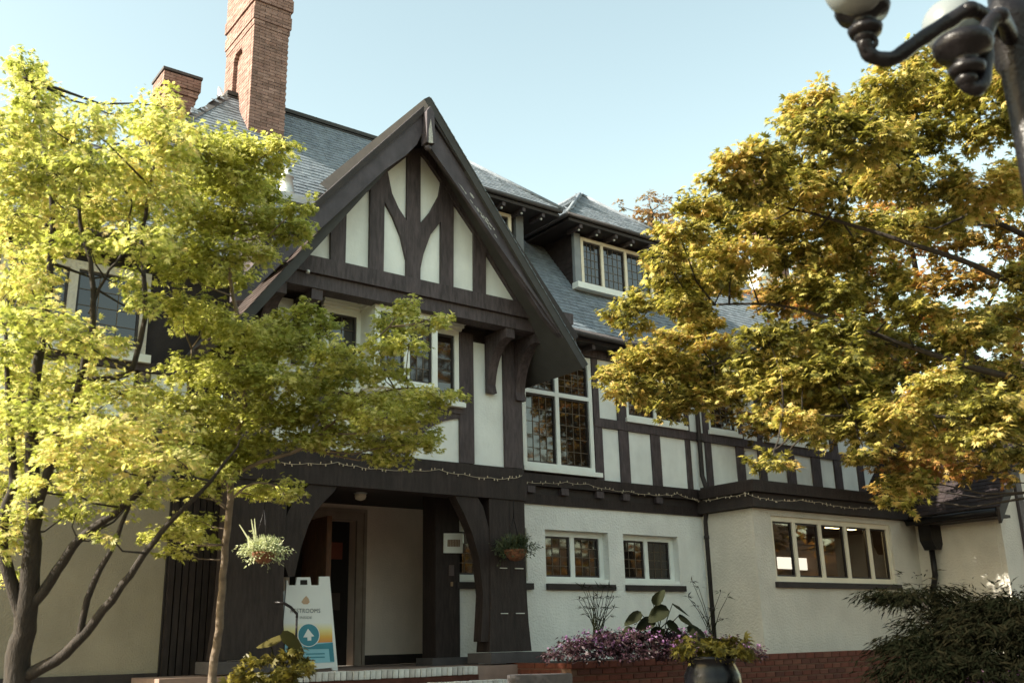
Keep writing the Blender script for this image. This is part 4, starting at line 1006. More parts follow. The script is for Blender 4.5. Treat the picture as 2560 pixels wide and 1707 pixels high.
# ------------------------------------------------------------------ foliage engine
def leaf_template(lobes=5, spread=2.3, inner=.32):
    """palmate leaf pointing along +x, stem at the origin"""
    P = [(0.0, 0.0, 0.0)]; F_ = []
    for k in range(lobes):
        a = (k - (lobes - 1) / 2) * spread / (lobes - 1) * 1.0
        L = 1.0 - .28 * abs(k - (lobes - 1) / 2) / ((lobes - 1) / 2)
        ca, sa = math.cos(a), math.sin(a); wv = .13
        i = len(P)
        P += [(.45 * L * ca - wv * sa, .45 * L * sa + wv * ca, .02), (L * ca, L * sa, -.12), (.45 * L * ca + wv * sa, .45 * L * sa - wv * ca, .02)]
        F_ += [(0, i + 2, i + 1, i)]
    return np.array(P), F_
PALM = leaf_template()
SIMPLE = (np.array([(0, 0, 0), (.35, .22, .04), (1, 0, -.08), (.35, -.22, .04)]), [(0, 3, 2, 1)])
LONG = (np.array([(0, 0, 0), (.4, .07, .03), (1, 0, -.15), (.4, -.07, .03)]), [(0, 3, 2, 1)])
def scatter(name, tmpl, pos, dirs, nrm, size, mat, parent=None):
    V0, F0 = tmpl; N = len(pos); nv = len(V0)
    d = dirs / (np.linalg.norm(dirs, axis=1, keepdims=True) + 1e-9)
    n = nrm - (nrm * d).sum(1, keepdims=True) * d; n /= (np.linalg.norm(n, axis=1, keepdims=True) + 1e-9)
    s = np.cross(n, d)
    Vt = pos[:, None, :] + size[:, None, None] * (V0[None, :, 0:1] * d[:, None, :] + V0[None, :, 1:2] * s[:, None, :] + V0[None, :, 2:3] * n[:, None, :])
    Vt = Vt.reshape(-1, 3)
    f = np.array(F0); Ff = (f[None] + (np.arange(N) * nv)[:, None, None]).reshape(-1, f.shape[1])
    me = bpy.data.meshes.new(name)
    me.vertices.add(len(Vt)); me.vertices.foreach_set('co', Vt.ravel())
    k = f.shape[1]; me.loops.add(Ff.size); me.loops.foreach_set('vertex_index', Ff.ravel())
    me.polygons.add(len(Ff)); me.polygons.foreach_set('loop_start', np.arange(len(Ff)) * k); me.polygons.foreach_set('loop_total', np.full(len(Ff), k))
    me.update(calc_edges=True)
    return link(name, me, parent, mat, 'stuff')
def pad_leaves(center, rx, ry, rz, n, lsize, droop=.25, twig_len=None, upn=.9):
    """leaves set along twigs that fan out inside an ellipsoid; axes: view right, view depth, up"""
    hr = np.array([_r[0], _r[1], 0]); hf = np.array([_h[0], _h[1], 0])
    per = 14; nt_ = max(3, n // per); out_p, out_d, out_n, tw = [], [], [], []
    for _ in range(nt_):
        v = RNG.normal(size=3); v /= np.linalg.norm(v); rad = RNG.uniform(.15, .8)
        s0 = v * rad * np.array([rx, ry, rz])
        # twig heads outward and mostly level
        dr = np.array([v[0] * rx, v[1] * ry, v[2] * rz * .5]) + RNG.normal(size=3) * np.array([.3 * rx, .3 * ry, .12 * rz]); dr /= np.linalg.norm(dr) + 1e-9
        L = RNG.uniform(.35, .75) * min(rx, .55) + .05
        st = center + hr * s0[0] + hf * s0[1] + np.array([0, 0, s0[2]])
        dw_ = hr * dr[0] + hf * dr[1] + np.array([0, 0, dr[2]])
        t = RNG.uniform(0, 1, per) ** .8
        side = RNG.choice([-1, 1], per); per_d = np.cross(dw_, [0, 0, 1]); per_d /= np.linalg.norm(per_d) + 1e-9
        p = st + dw_ * (t * L)[:, None] + per_d * (side * RNG.uniform(0, .05, per))[:, None] + RNG.normal(size=(per, 3)) * .018
        p[:, 2] -= droop * (t * L) ** 2
        ld_ = dw_ * RNG.uniform(.3, 1, per)[:, None] + per_d * (side * RNG.uniform(.2, 1, per))[:, None] + np.array([0, 0, -.45]) * RNG.uniform(.2, 1.3, per)[:, None]
        nn = RNG.normal(size=(per, 3)) * .42 + np.array([0, 0, upn])
        out_p.append(p); out_d.append(ld_); out_n.append(nn); tw.append((st, st + dw_ * L * .9 - np.array([0, 0, droop * L * L])))
    return np.concatenate(out_p), np.concatenate(out_d), np.concatenate(out_n), tw
def make_tree(name, label, trunks, pads, lsize, dens, mat, barkmat, group=None, tmpl=PALM, branch_r=.006, base=None, drawtwigs=.25, minlink=0):
    """trunks: list of (points, radii). pads: (x, y, rx, ry, depth) in picture units at a given distance, or explicit centres"""
    root = empty(name, base if base is not None else tuple(trunks[0][0][0]), label, 'tree', group)
    bmT = bmesh.new(); limb_pts = []
    for i, (pts, rad) in enumerate(trunks):
        P_ = [Vector(p) for p in pts]; S_ = []; Rr = []
        for a in range(len(P_) - 1):      # smooth with Catmull-Rom
            p0, p1, p2, p3 = P_[max(a - 1, 0)], P_[a], P_[a + 1], P_[min(a + 2, len(P_) - 1)]
            for k in range(4):
                t = k / 4; q = .5 * ((2 * p1) + (-p0 + p2) * t + (2 * p0 - 5 * p1 + 4 * p2 - p3) * t * t + (-p0 + 3 * p1 - 3 * p2 + p3) * t ** 3)
                S_.append(q + Vector((random.gauss(0, .006), random.gauss(0, .006), 0))); Rr.append(rad[a] * (1 - t) + rad[a + 1] * t)
        S_.append(P_[-1]); Rr.append(rad[-1])
        add_tube(bmT, S_, Rr, 10 if rad[0] > .05 else 7); limb_pts += [(s, r_) for s, r_ in zip(S_, Rr)]
    finish(bmT, 'trunk', barkmat, root, smooth=True)
    bmB = bmesh.new(); AP, AD, AN = [], [], []
    LP = np.array([tuple(s) for s, _ in limb_pts])
    for pd in pads:
        if len(pd) == 5:
            x, y, rx, ry, dist = pd; c = atD(x, y, dist); k = SRC * dist / F_PX; rx, rz = rx * k, ry * k; rd = min(rx * .9, .75)
        else: c, rx, rd, rz = pd
        c = np.array(c); n = int(dens * rx * rz * 3.14 / (lsize * lsize))
        p, d_, n_, tw = pad_leaves(c, rx, rd, rz, n, lsize)
        AP.append(p); AD.append(d_); AN.append(n_)
        j = int(np.argmin(np.linalg.norm(LP - c, axis=1) + np.maximum(0, LP[:, 2] - c[2]) * 1.5)); s = Vector(LP[j]); e_ = Vector(c)
        mid_ = s.lerp(e_, .5) + Vector((random.gauss(0, .05), random.gauss(0, .05), -.06 * (e_ - s).length))
        L_ = (e_ - s).length; q_ = [s, s.lerp(mid_, .55), mid_, mid_.lerp(e_, .5) + Vector((0, 0, .02)), e_]
        r0 = min(.028, branch_r * (1 + L_)); add_tube(bmB, q_, [r0, r0 * .8, r0 * .65, r0 * .5, r0 * .35], 5)
        for a, b in tw:
            if random.random() < drawtwigs:
                st = Vector(c).lerp(Vector(a), .1); add_tube(bmB, [st, Vector(a).lerp(st, .4) - Vector((0, 0, .01)), a, b], [r0 * .32, r0 * .25, r0 * .2, .0015], 3)
    finish(bmB, 'branches', barkmat, root, 'stuff', smooth=True)
    AP, AD, AN = map(np.concatenate, (AP, AD, AN)); sz = lsize * RNG.uniform(.5, 1.35, len(AP))
    scatter('crown', tmpl, AP, AD, AN, sz, mat, root); adopt(root)
    return root, len(AP)

# ------------------------------------------------------------------ left maples
def J(v, s): return v + random.uniform(-s, s)
pA = []
for x, y, rx, ry in ((50, 150, 26, 30), (100, 215, 34, 34), (60, 175, 34, 42), (85, 240, 50, 45), (20, 300, 60, 60), (105, 310, 60, 50), (195, 290, 60, 40), (250, 262, 34, 22), (375, 245, 38, 36), (345, 285, 48, 40), (30, 400, 80, 60), (130, 400, 80, 60), (230, 385, 80, 50),
                     (330, 370, 80, 50), (410, 330, 62, 42), (40, 490, 90, 50), (150, 490, 90, 50), (260, 470, 90, 50), (360, 455, 80, 50), (60, 560, 90, 32), (200, 562, 80, 26), (330, 560, 80, 30),
                     (25, 665, 60, 38), (70, 730, 80, 42), (150, 770, 80, 36), (230, 790, 60, 30), (20, 800, 60, 42), (60, 860, 80, 40), (160, 880, 90, 36), (280, 905, 80, 36), (40, 940, 70, 50), (130, 960, 90, 40),
                     (240, 985, 90, 40), (350, 985, 80, 40), (60, 1040, 80, 40), (180, 1050, 90, 36), (300, 1060, 90, 36), (400, 1050, 70, 34), (20, 1120, 50, 40), (110, 1110, 60, 28), (230, 1120, 70, 26), (340, 1120, 60, 24), (10, 1230, 30, 50), (30, 1330, 14, 24), (300, 1150, 60, 22), (180, 1170, 40, 18), (240, 1230, 20, 10), (90, 640, 40, 26), (330, 690, 26, 40), (290, 640, 26, 20), (60, 640, 40, 26),
                     (60, 1180, 50, 24)):
    pA.append((x, y, rx, ry, 7.6 + RNG.uniform(-.5, 1.0)))
pB = []
for x, y, rx, ry in ((480, 350, 54, 40), (545, 340, 48, 34), (610, 355, 50, 34), (660, 330, 20, 16), (450, 420, 60, 44), (540, 420, 70, 44), (592, 430, 46, 36), (470, 500, 70, 40), (570, 500, 70, 40), (650, 510, 54, 26), (685, 540, 30, 14),
                     (690, 480, 26, 20), (400, 560, 60, 32), (500, 575, 60, 30), (590, 578, 44, 22), (420, 620, 50, 22), (520, 635, 50, 20),
                     (420, 705, 52, 26), (480, 735, 60, 32), (560, 765, 60, 34), (610, 800, 60, 36), (450, 850, 66, 30), (530, 860, 66, 36), (660, 745, 34, 36), (710, 715, 26, 22), (740, 745, 34, 22), (690, 790, 46, 34), (760, 810, 40, 28),
                     (640, 880, 70, 34), (730, 870, 60, 36), (800, 850, 50, 26), (868, 800, 36, 18), (900, 745, 36, 28), (935, 705, 20, 26), (985, 742, 34, 14), (1020, 730, 16, 12), (880, 850, 44, 24), (940, 790, 34, 18),
                     (430, 930, 70, 36), (540, 945, 70, 36), (640, 950, 70, 34), (740, 945, 70, 34), (840, 925, 60, 26), (920, 915, 60, 22), (990, 905, 50, 18), (1045, 905, 20, 10), (880, 965, 60, 28), (950, 955, 46, 20), (800, 990, 56, 26),
                     (880, 1015, 60, 26), (950, 1020, 44, 18), (900, 1055, 34, 14), (985, 1000, 24, 14), (450, 1010, 70, 30), (560, 1020, 60, 26), (650, 1010, 50, 20), (740, 1010, 40, 18), (500, 1060, 50, 22), (590, 1050, 30, 14),
                     (630, 1122, 52, 16), (670, 1138, 26, 10), (580, 1130, 30, 14), (450, 1120, 46, 18), (440, 1195, 38, 16), (470, 1240, 26, 12), (405, 1225, 46, 18), (400, 1262, 28, 12), (350, 1230, 24, 10), (490, 1080, 40, 16)):
    pB.append((x, y, rx, ry, 9.4 + RNG.uniform(-.4, .6)))
def A(x, y, d=8.0): return tuple(atD(x, y, d))
tA = [([(A(40, 1568)[0], A(40, 1568)[1], 0), A(38, 1560), A(60, 1420), A(72, 1280), A(78, 1150), A(70, 1000), A(85, 850), A(110, 700), A(120, 500), A(95, 300), A(65, 180)], [.12, .1, .085, .07, .06, .05, .04, .03, .022, .014, .006]),
      ([A(55, 1420), A(20, 1320), A(5, 1200), A(30, 1100), A(20, 950), A(10, 750)], [.06, .05, .04, .035, .025, .012]),
      ([A(60, 1550), A(150, 1500), A(240, 1400), A(300, 1320), A(370, 1220), A(440, 1150), A(520, 1060), A(560, 1000)], [.055, .045, .036, .03, .024, .019, .012, .004]),
      ([A(68, 1400), A(130, 1310), A(180, 1240), A(260, 1180), A(330, 1120), A(390, 1040)], [.05, .042, .036, .03, .022, .014]),
      ([A(175, 1480), A(215, 1340), A(270, 1230), A(300, 1150)], [.03, .026, .02, .012]),
      ([A(75, 1200), A(120, 1050), A(160, 960), A(190, 850), A(215, 720), A(205, 600), A(180, 480), A(200, 350)], [.04, .036, .03, .028, .024, .02, .015, .008]),
      ([A(190, 870), A(290, 860), A(320, 790), A(335, 700), A(325, 560), A(345, 430), A(370, 280)], [.02, .022, .024, .02, .018, .014, .006]),
      ([A(205, 720), A(240, 640), A(290, 560), A(300, 450)], [.014, .012, .01, .006])]
make_tree('maple_tree', 'bright yellow green maple with several dark trunks at the left edge', tA, pA + [(x, y, rx * .9, ry * .9, d + 1.2) for x, y, rx, ry, d in pA], .043, 7.8, M['maple'], M['bark'])
def Bq(x, y, d=9.6): return tuple(atD(x, y, d))
tB = [([(Bq(490, 1560)[0], Bq(490, 1560)[1], 0), Bq(490, 1550), Bq(502, 1440), Bq(513, 1320), Bq(524, 1180), Bq(536, 1040), Bq(560, 930), Bq(560, 800), Bq(530, 640), Bq(540, 480), Bq(550, 350)], [.05, .042, .04, .036, .034, .03, .026, .022, .018, .012, .006]),
      ([Bq(532, 1090), Bq(600, 1060), Bq(690, 1030), Bq(780, 960), Bq(880, 900), Bq(980, 890)], [.022, .02, .018, .015, .011, .006]),
      ([Bq(545, 1000), Bq(640, 920), Bq(740, 860), Bq(850, 790), Bq(920, 720)], [.02, .018, .014, .01, .005]),
      ([Bq(524, 1170), Bq(470, 1120), Bq(430, 1040), Bq(430, 930), Bq(440, 800)], [.02, .017, .014, .011, .007]),
      ([Bq(526, 1150), Bq(580, 1110), Bq(640, 1115)], [.014, .01, .006])]
make_tree('maple_tree', 'slender lime green maple with a thin pale trunk in front of the porch', tB, pB, .043, 19, M['maple2'], M['palebark'])

# ------------------------------------------------------------------ right autumn maple
pC = []
def padC(lst, d0, d1):
    for x, y, rx, ry in lst: pC.append((x, y, rx, ry, RNG.uniform(d0, d1)))
padC(((1870, 235, 50, 38), (1810, 285, 30, 22), (1900, 290, 70, 36), (2010, 250, 70, 46), (2060, 190, 60, 40), (2120, 140, 40, 34), (2150, 230, 70, 50), (2240, 190, 60, 46), (2330, 180, 60, 60), (1990, 330, 80, 40), (2110, 320, 70, 40), (2260, 300, 60, 40),
      (1690, 355, 36, 24), (1750, 365, 50, 30), (1840, 360, 60, 36), (1660, 410, 44, 28), (1740, 430, 60, 34), (1830, 440, 70, 40), (1930, 420, 70, 44), (2030, 410, 70, 40), (2140, 420, 60, 36), (2250, 430, 80, 46), (2350, 420, 60, 60)), 8.0, 9.5)
padC(((1610, 470, 40, 26), (1680, 490, 60, 34), (1770, 510, 64, 36), (1870, 520, 70, 36), (1560, 540, 50, 28), (1620, 560, 60, 34), (1700, 580, 60, 32), (1800, 590, 60, 30), (1900, 600, 64, 34), (1980, 540, 70, 40), (2080, 520, 70, 40), (2180, 500, 60, 30),
      (1520, 595, 34, 24), (1560, 640, 60, 32), (1640, 650, 60, 30), (1500, 690, 56, 26), (1430, 715, 34, 20), (1570, 705, 56, 26), (1660, 620, 40, 20), (1840, 660, 50, 26), (1920, 680, 60, 34), (2010, 640, 60, 30), (1450, 745, 30, 14)), 9.0, 10.6)
padC(((1610, 740, 40, 22), (1560, 775, 50, 24), (1490, 810, 50, 22), (1430, 850, 44, 20), (1400, 862, 22, 12), (1540, 840, 60, 32), (1460, 890, 44, 26), (1420, 895, 24, 14), (1540, 900, 60, 30), (1620, 860, 56, 34), (1620, 910, 56, 24), (1690, 890, 40, 26), (1560, 938, 36, 14), (1680, 820, 40, 26), (1640, 795, 40, 20)), 9.8, 11.0)
padC(((1760, 770, 56, 34), (1750, 840, 54, 36), (1790, 900, 54, 34), (1830, 790, 60, 34), (1850, 860, 60, 34), (1920, 760, 60, 34), (1930, 830, 60, 34), (1880, 930, 60, 30), (1820, 960, 44, 22), (1870, 990, 50, 20), (1950, 900, 60, 34), (1970, 970, 60, 30), (2030, 790, 60, 36),
      (2040, 870, 60, 34), (2060, 940, 60, 30), (2060, 1000, 56, 20), (2120, 720, 50, 26), (2150, 800, 50, 30), (2160, 880, 60, 34), (2160, 950, 60, 30), (2160, 1010, 60, 20), (2250, 860, 50, 26), (2270, 930, 60, 34), (2270, 1000, 60, 24), (2350, 950, 50, 50), (2350, 860, 40, 40),
      (2230, 760, 60, 40), (2310, 730, 60, 50), (2350, 640, 30, 60), (2080, 690, 40, 24), (1990, 1045, 44, 14), (2330, 1040, 50, 24), (1750, 960, 30, 14), (1740, 1060, 16, 10), (1800, 1072, 20, 10), (1770, 1065, 22, 12), (2090, 1105, 46, 26), (2060, 1150, 34, 16)), 8.0, 10.0)
def Cq(x, y, d=8.8): return tuple(atD(x, y, d))
tC = [([(9.2, 3.6, 0), (9.15, 3.65, 1.4), Cq(2470, 1200, 8.5), Cq(2440, 900, 8.5), Cq(2420, 640, 8.6), Cq(2380, 420, 8.8), Cq(2300, 230, 8.9), Cq(2200, 130, 8.9)], [.17, .14, .12, .1, .07, .04, .02, .006]),
      ([Cq(2440, 900), Cq(2260, 850), Cq(2100, 800, 9), Cq(1920, 735, 9.2), Cq(1780, 700, 9.6), Cq(1640, 700, 9.9), Cq(1500, 700, 10.2)], [.04, .03, .024, .019, .014, .010, .005]),
      ([Cq(2420, 700), Cq(2240, 610), Cq(2060, 550), Cq(1900, 500, 9), Cq(1760, 460, 9), Cq(1670, 400, 9)], [.035, .026, .02, .014, .01, .005]),
      ([Cq(2400, 560), Cq(2180, 460), Cq(2010, 370), Cq(1880, 300), Cq(1830, 270)], [.03, .02, .014, .009, .005]),
      ([Cq(2440, 950), Cq(2240, 960), Cq(2040, 950), Cq(1900, 955), Cq(1800, 940)], [.026, .02, .014, .010, .005]),
      ([Cq(1920, 735, 9.2), Cq(1760, 790, 9.9), Cq(1600, 850, 10.2), Cq(1470, 870, 10.4)], [.014, .011, .008, .005])]
make_tree('maple_tree', 'large golden autumn maple reaching in from the right edge', tC, pC, .055, 27, M['autumn'], M['bark'])

pE = [(x, y, rx, ry, 15.5 + RNG.uniform(-.6, .6)) for x, y, rx, ry in ((1960, 520, 60, 34), (2060, 480, 60, 40), (2160, 560, 60, 40), (1900, 600, 60, 34), (2010, 600, 60, 40), (2110, 650, 60, 40), (2220, 640, 60, 46), (1870, 690, 50, 34), (1960, 700, 60, 40),
      (2060, 740, 60, 40), (2170, 740, 60, 40), (2270, 740, 50, 50), (1850, 780, 50, 30), (1950, 800, 60, 34), (2080, 830, 60, 36), (2190, 850, 60, 40), (2290, 860, 60, 46), (2250, 520, 50, 40), (2330, 560, 50, 60), (2330, 960, 60, 40), (2200, 960, 60, 36), (2100, 940, 60, 30), (2150, 1030, 60, 26), (2300, 1060, 60, 36), (2060, 1120, 46, 26), (2230, 1070, 50, 26), (2340, 780, 30, 50))]
def Eq(x, y, d=15.4): return tuple(atD(x, y, d))
eb = Eq(2450, 1200)
make_tree('maple_tree', 'darker golden maple added behind the large one to shade the right roof', [([(eb[0], eb[1] - .1, 0), (eb[0], eb[1], 2.0), Eq(2430, 1050), Eq(2360, 900), Eq(2150, 760), Eq(2100, 600), Eq(2080, 500)], [.14, .12, .1, .085, .06, .04, .015]), ([Eq(2200, 950), Eq(2080, 840), Eq(1960, 760), Eq(1880, 700)], [.06, .045, .03, .012]), ([Eq(2170, 830), Eq(2260, 720), Eq(2310, 600)], [.05, .03, .012])], pE + [((16.3, 9.7, 4.5), .8, .6, .35), ((15.1, 10.1, 5.3), .9, .6, .4), ((13.9, 10.4, 6.1), .9, .6, .4), ((13.9, 10.9, 5.25), .7, .6, .25), ((16.2, 10.8, 7.0), .9, .6, .45), ((15, 11.0, 7.8), .9, .6, .45), ((15.7, 10, 6.2), .9, .6, .45), ((16.9, 9.7, 5.4), .9, .6, .4)], .08, 14, M['bronze'], M['bark'])  # added tree; explicit pads set in the sun's path to shade roof and wall

# far tree behind the dormer
pD = [(x, y, rx, ry, 32 + RNG.uniform(-1, 1)) for x, y, rx, ry in ((1500, 490, 50, 30), (1450, 520, 40, 24), (1540, 530, 40, 24), (1490, 455, 22, 16), (1420, 475, 12, 12), (1560, 490, 20, 22), (1400, 500, 10, 9), (1530, 460, 12, 12))]
bD = atD(1500, 600, 32)
make_tree('distant_tree', 'thin russet tree rising behind the dormer roof', [([(bD[0], bD[1], 0), (bD[0], bD[1], bD[2]), tuple(atD(1495, 480, 32))], [.25, .16, .03])], pD, .12, 12, M['russet'], M['bark'], tmpl=SIMPLE, branch_r=.02)

# trees across the path (seen mirrored in the windows)
for i, (tx, ty, hh, mt) in enumerate(((19, -3.5, 12, 'orange'), (26, -2, 13, 'orange'), (33, -1, 12, 'park'), (13.5, -8, 13, 'orange'), (41, -5, 14, 'orange'), (21, -12, 17, 'park'), (30, -10, 17, 'orange'))):
    pads = []
    for k in range(46):
        a = RNG.uniform(0, 6.28); z = RNG.uniform(1.8, hh); rr = RNG.uniform(.3, 1) * 4.0 * math.sin(math.pi * (z / hh) ** .8 * .95) ** .6
        pads.append(((tx + rr * math.cos(a), ty + rr * math.sin(a), z), 1.2, 1.2, .75))
    make_tree('park_tree', ('orange tree across the path, nearest of the row', 'second orange tree across the path', 'olive tree standing third in the row across the path', 'orange tree at the left of the row across the path', 'tall orange tree at the far right across the path', 'tallest olive tree behind the row across the path', 'tall orange tree behind the row across the path')[i],
              [([(tx, ty, 0), (tx + .1, ty, 3), (tx, ty + .1, hh * .85)], [.3, .22, .06])], pads, .24, 3.2, M[mt], M['bark'], group='trees across the path', tmpl=SIMPLE, branch_r=.03, drawtwigs=0)

# ------------------------------------------------------------------ shrubs, flowers, pots, baskets
def plant_blob(name, label, cat, centers, lsize, dens, mat, tmpl=SIMPLE, group=None, upn=.7, base=None):
    AP, AD, AN = [], [], []
    for c, rx, ry, rz in centers:
        n = int(dens * rx * rz * 3.14 / (lsize * lsize)); p, d_, n_, _ = pad_leaves(np.array(c), rx, ry, rz, n, lsize, upn=upn); AP.append(p); AD.append(d_); AN.append(n_)
    AP, AD, AN = map(np.concatenate, (AP, AD, AN))
    root = empty(name, base or (float(AP[:, 0].mean()), float(AP[:, 1].mean()), float(AP[:, 2].min())), label, cat, group)
    scatter('foliage', tmpl, AP, AD, AN, lsize * RNG.uniform(.6, 1.3, len(AP)), mat, root)
    return root
def stems(root, base_pt, tips, r=.006, mat='green'):
    bm = bmesh.new()
    for t in tips:
        b = Vector(base_pt) + Vector((random.uniform(-.06, .06), random.uniform(-.06, .06), 0)); t = Vector(t)
        add_tube(bm, [b, b.lerp(t, .5) + Vector((0, 0, .05)), t], [r, r * .8, r * .5], 4)
    return finish(bm, 'stems', M[mat], root, 'stuff')
# dark evergreen shrub, bottom right
cs_ = []
for x, y, rx, ry, d in ((2180, 1460, 110, 50, 8.2), (2300, 1450, 110, 60, 7.8), (2110, 1370, 100, 24, 8.8), (2050, 1362, 50, 14, 9), (2220, 1400, 80, 30, 8.4), (2330, 1400, 60, 40, 7.8), (2160, 1530, 130, 50, 7.8), (2300, 1540, 110, 60, 7.5), (2080, 1480, 60, 24, 8.5), (2400, 1480, 90, 120, 7.6), (2330, 1380, 50, 24, 7.8)):
    k = SRC * d / F_PX; cs_.append((tuple(atD(x, y, d)), rx * k, .5, ry * k))
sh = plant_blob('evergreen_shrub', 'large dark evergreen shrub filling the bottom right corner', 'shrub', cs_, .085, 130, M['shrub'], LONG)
bmh = bmesh.new(); hb_ = atD(2250, 1500, 7.9)
for k in range(7): add_tube(bmh, [(hb_[0] + random.uniform(-.1, .1), hb_[1] + random.uniform(-.1, .1), 0), (hb_[0] + random.uniform(-.4, .4), hb_[1] + random.uniform(-.3, .3), 1.2), tuple(cs_[k][0])], [.03, .02, .008], 5)
finish(bmh, 'stem', M['bark'], sh, smooth=True); adopt(sh)
pk = [tuple(atD(x, y, 7.3)) for x, y in ((2280, 1560), (2320, 1552), (2345, 1562), (2250, 1566))]
fl2 = plant_blob('pink_flowers', 'pale pink flowers in front of the dark shrub at the bottom edge', 'flowers', [(p, .1, .1, .03) for p in pk], .03, 2, M['petal'], PALM)
adopt(fl2)
# flower bed mound
cs_ = []; fl = []
for x in np.linspace(1225, 1755, 26):
    t = (x - 1490) / 270; top = 1440 + 52 * t * t + (14 if x < 1300 else 0)
    for yy in np.arange(top + 16, 1506, 15):
        d = 11.9 + (x - 1490) * .0015 + .3 * (1506 - yy) / 60; k = SRC * d / F_PX
        cs_.append((tuple(atD(x, yy, d)), 20 * k, .22, 11 * k))
    for q in range(26):
        yy = RNG.uniform(top - 4, max(top + 8, min(top + 42, 1490))); d = 11.75 + RNG.uniform(-.1, .3)
        if 1250 < x < 1740: fl.append(atD(x + RNG.uniform(-11, 11), yy, d))
fb_ = plant_blob('flower_bed', 'mound of lilac flowers over dark purple leaves in the brick planter', 'flowers', cs_, .05, 24, M['purple'], SIMPLE)
P_ = np.array(fl); P_ = P_[RNG.random(len(P_)) < .24]; nP = []
for p in P_: nP += [p + RNG.normal(size=3) * .018 for _ in range(4)]
nP = np.array(nP); scatter('blossoms', PALM, nP, RNG.normal(size=(len(nP), 3)), RNG.normal(size=(len(nP), 3)) * .5 + np.array([-.2, -.6, .7]), RNG.uniform(.018, .032, len(nP)), M['petal'], fb_)
adopt(fb_)
# papyrus clumps
def papyrus(lab, base_px, tips_px, d, n_ray, rl):
    b = atD(*base_px, d); r_ = empty('papyrus_plant', tuple(b), lab, 'plant'); tips = [atD(x, y, d + RNG.uniform(-.12, .12)) for x, y in tips_px]
    stems(r_, tuple(b), [tuple(t) for t in tips], .006, 'green'); AP, AD = [], []
    for t in tips:
        for _ in range(n_ray): AP.append(t); v = RNG.normal(size=3); v[2] = abs(v[2]) * .4 - .15; AD.append(v)
    scatter('leaves', LONG, np.array(AP), np.array(AD), RNG.normal(size=(len(AP), 3)) * .3 + [0, 0, 1], rl * RNG.uniform(.6, 1.2, len(AP)), M['green'], r_); adopt(r_)
papyrus('tufted papyrus plant under the first ground floor window', (1372, 1462), [(x, y) for x in range(1338, 1412, 12) for y in (1350, 1372, 1395)] + [(1330, 1378), (1345, 1410), (1375, 1425), (1400, 1415)], 12.2, 9, .11)
papyrus('wispy tall plant around the foot of the downpipe', (1632, 1455), [(1590, 1335), (1580, 1370), (1600, 1390), (1655, 1360), (1670, 1372), (1640, 1400), (1662, 1420), (1615, 1415), (1605, 1350)], 12.4, 7, .12)
# big leaved plant
def bigleaf(root, c, size, dirv, nrm, mat):
    n = 12; P_ = []
    for k in range(n):
        a = 2 * math.pi * k / n; r_ = 1 - .18 * math.cos(a) ; x = .5 + .55 * math.cos(a) * (1.0); y = .42 * math.sin(a) * (1 - .45 * math.cos(a)); P_.append((x, y, -.12 * abs(y) - .1 * x * x))
    V0 = np.array([(.35, 0, .04)] + P_); F0 = [(0, 1 + k, 1 + (k + 1) % n) for k in range(n)]
    return scatter('leaf', (V0, F0), np.array([c]), np.array([dirv], float), np.array([nrm], float), np.array([size]), mat, root)
ee = empty('elephant_ear_plant', tuple(atD(1500, 1470, 12.1)), 'dark broad leaved plant between the two ground floor windows in the flower bed', 'plant')
tp = []
for (x, y, s, dr) in ((1470, 1405, .3, (-.9, -.2, -.3)), (1500, 1385, .26, (.2, -.5, .6)), (1528, 1392, .34, (-.7, -.5, -.2)), (1545, 1385, .3, (.8, -.2, -.3)), (1560, 1412, .26, (.9, -.3, -.4)), (1500, 1420, .3, (-.8, -.5, -.1)), (1450, 1440, .2, (-.8, -.3, -.2)), (1535, 1425, .26, (.6, -.6, -.4)), (1580, 1440, .28, (.8, -.3, -.1)), (1515, 1440, .26, (-.5, -.6, -.4))):
    c = atD(x, y, 12.1); tp.append(tuple(c)); l_ = bigleaf(ee, c, s * .8, (dr[0] * _r[0] * 1.0, dr[0] * _r[1] + dr[1] * .3, dr[2] - .25), (random.uniform(-.4, .4), -.45, .7), M['green']); del l_['kind']
stems(ee, tuple(atD(1515, 1475, 12.1)), tp, .009); adopt(ee)

# urn and potted plants
def urn(c, r, top, label):
    e = empty('planter_urn', (c[0], c[1], 0), label, 'urn')
    lathe('bowl', [(r * .42, top - .62), (r * .55, top - .6), (r * .85, top - .45), (r, top - .28), (r * .96, top - .16), (r * .8, top - .07), (r * .86, top - .03), (r * .9, top), (r * .75, top), (r * .7, top - .06)], (c[0], c[1], 0), M['urn'], e, 32)
    lathe('pedestal', [(r * .8, 0), (r * .8, .1), (r * .5, .2), (r * .45, top - .68), (r * .6, top - .62)], (c[0], c[1], 0), M['urn'], e, 32); adopt(e); return e
u1 = atD(1635, 1530, 9.2); urn(u1, .27, 1.42, 'glossy black urn in front of the brick planter wall')
c_ = [(tuple(atD(x, y, 9.2 + RNG.uniform(-.15, .15))), .13, .13, .06) for x, y in ((1585, 1490), (1610, 1475), (1640, 1470), (1670, 1478), (1695, 1488), (1630, 1492), (1660, 1495), (1600, 1503), (1690, 1500))]
pu = plant_blob('potted_coleus', 'yellow green coleus growing in the black urn', 'plant', c_, .075, 2.0, M['chart'], PALM, upn=.5); adopt(pu)
u2 = atD(640, 1600, 9.0); urn(u2, .26, 1.22, 'dark urn below the sandwich sign at the bottom edge')
c_ = [(tuple(atD(x, y, 9.0 + RNG.uniform(-.15, .15))), .14, .14, .07) for x, y in ((580, 1530), (610, 1515), (640, 1510), (670, 1520), (600, 1550), (650, 1545), (690, 1545), (625, 1565), (570, 1552), (665, 1568))]
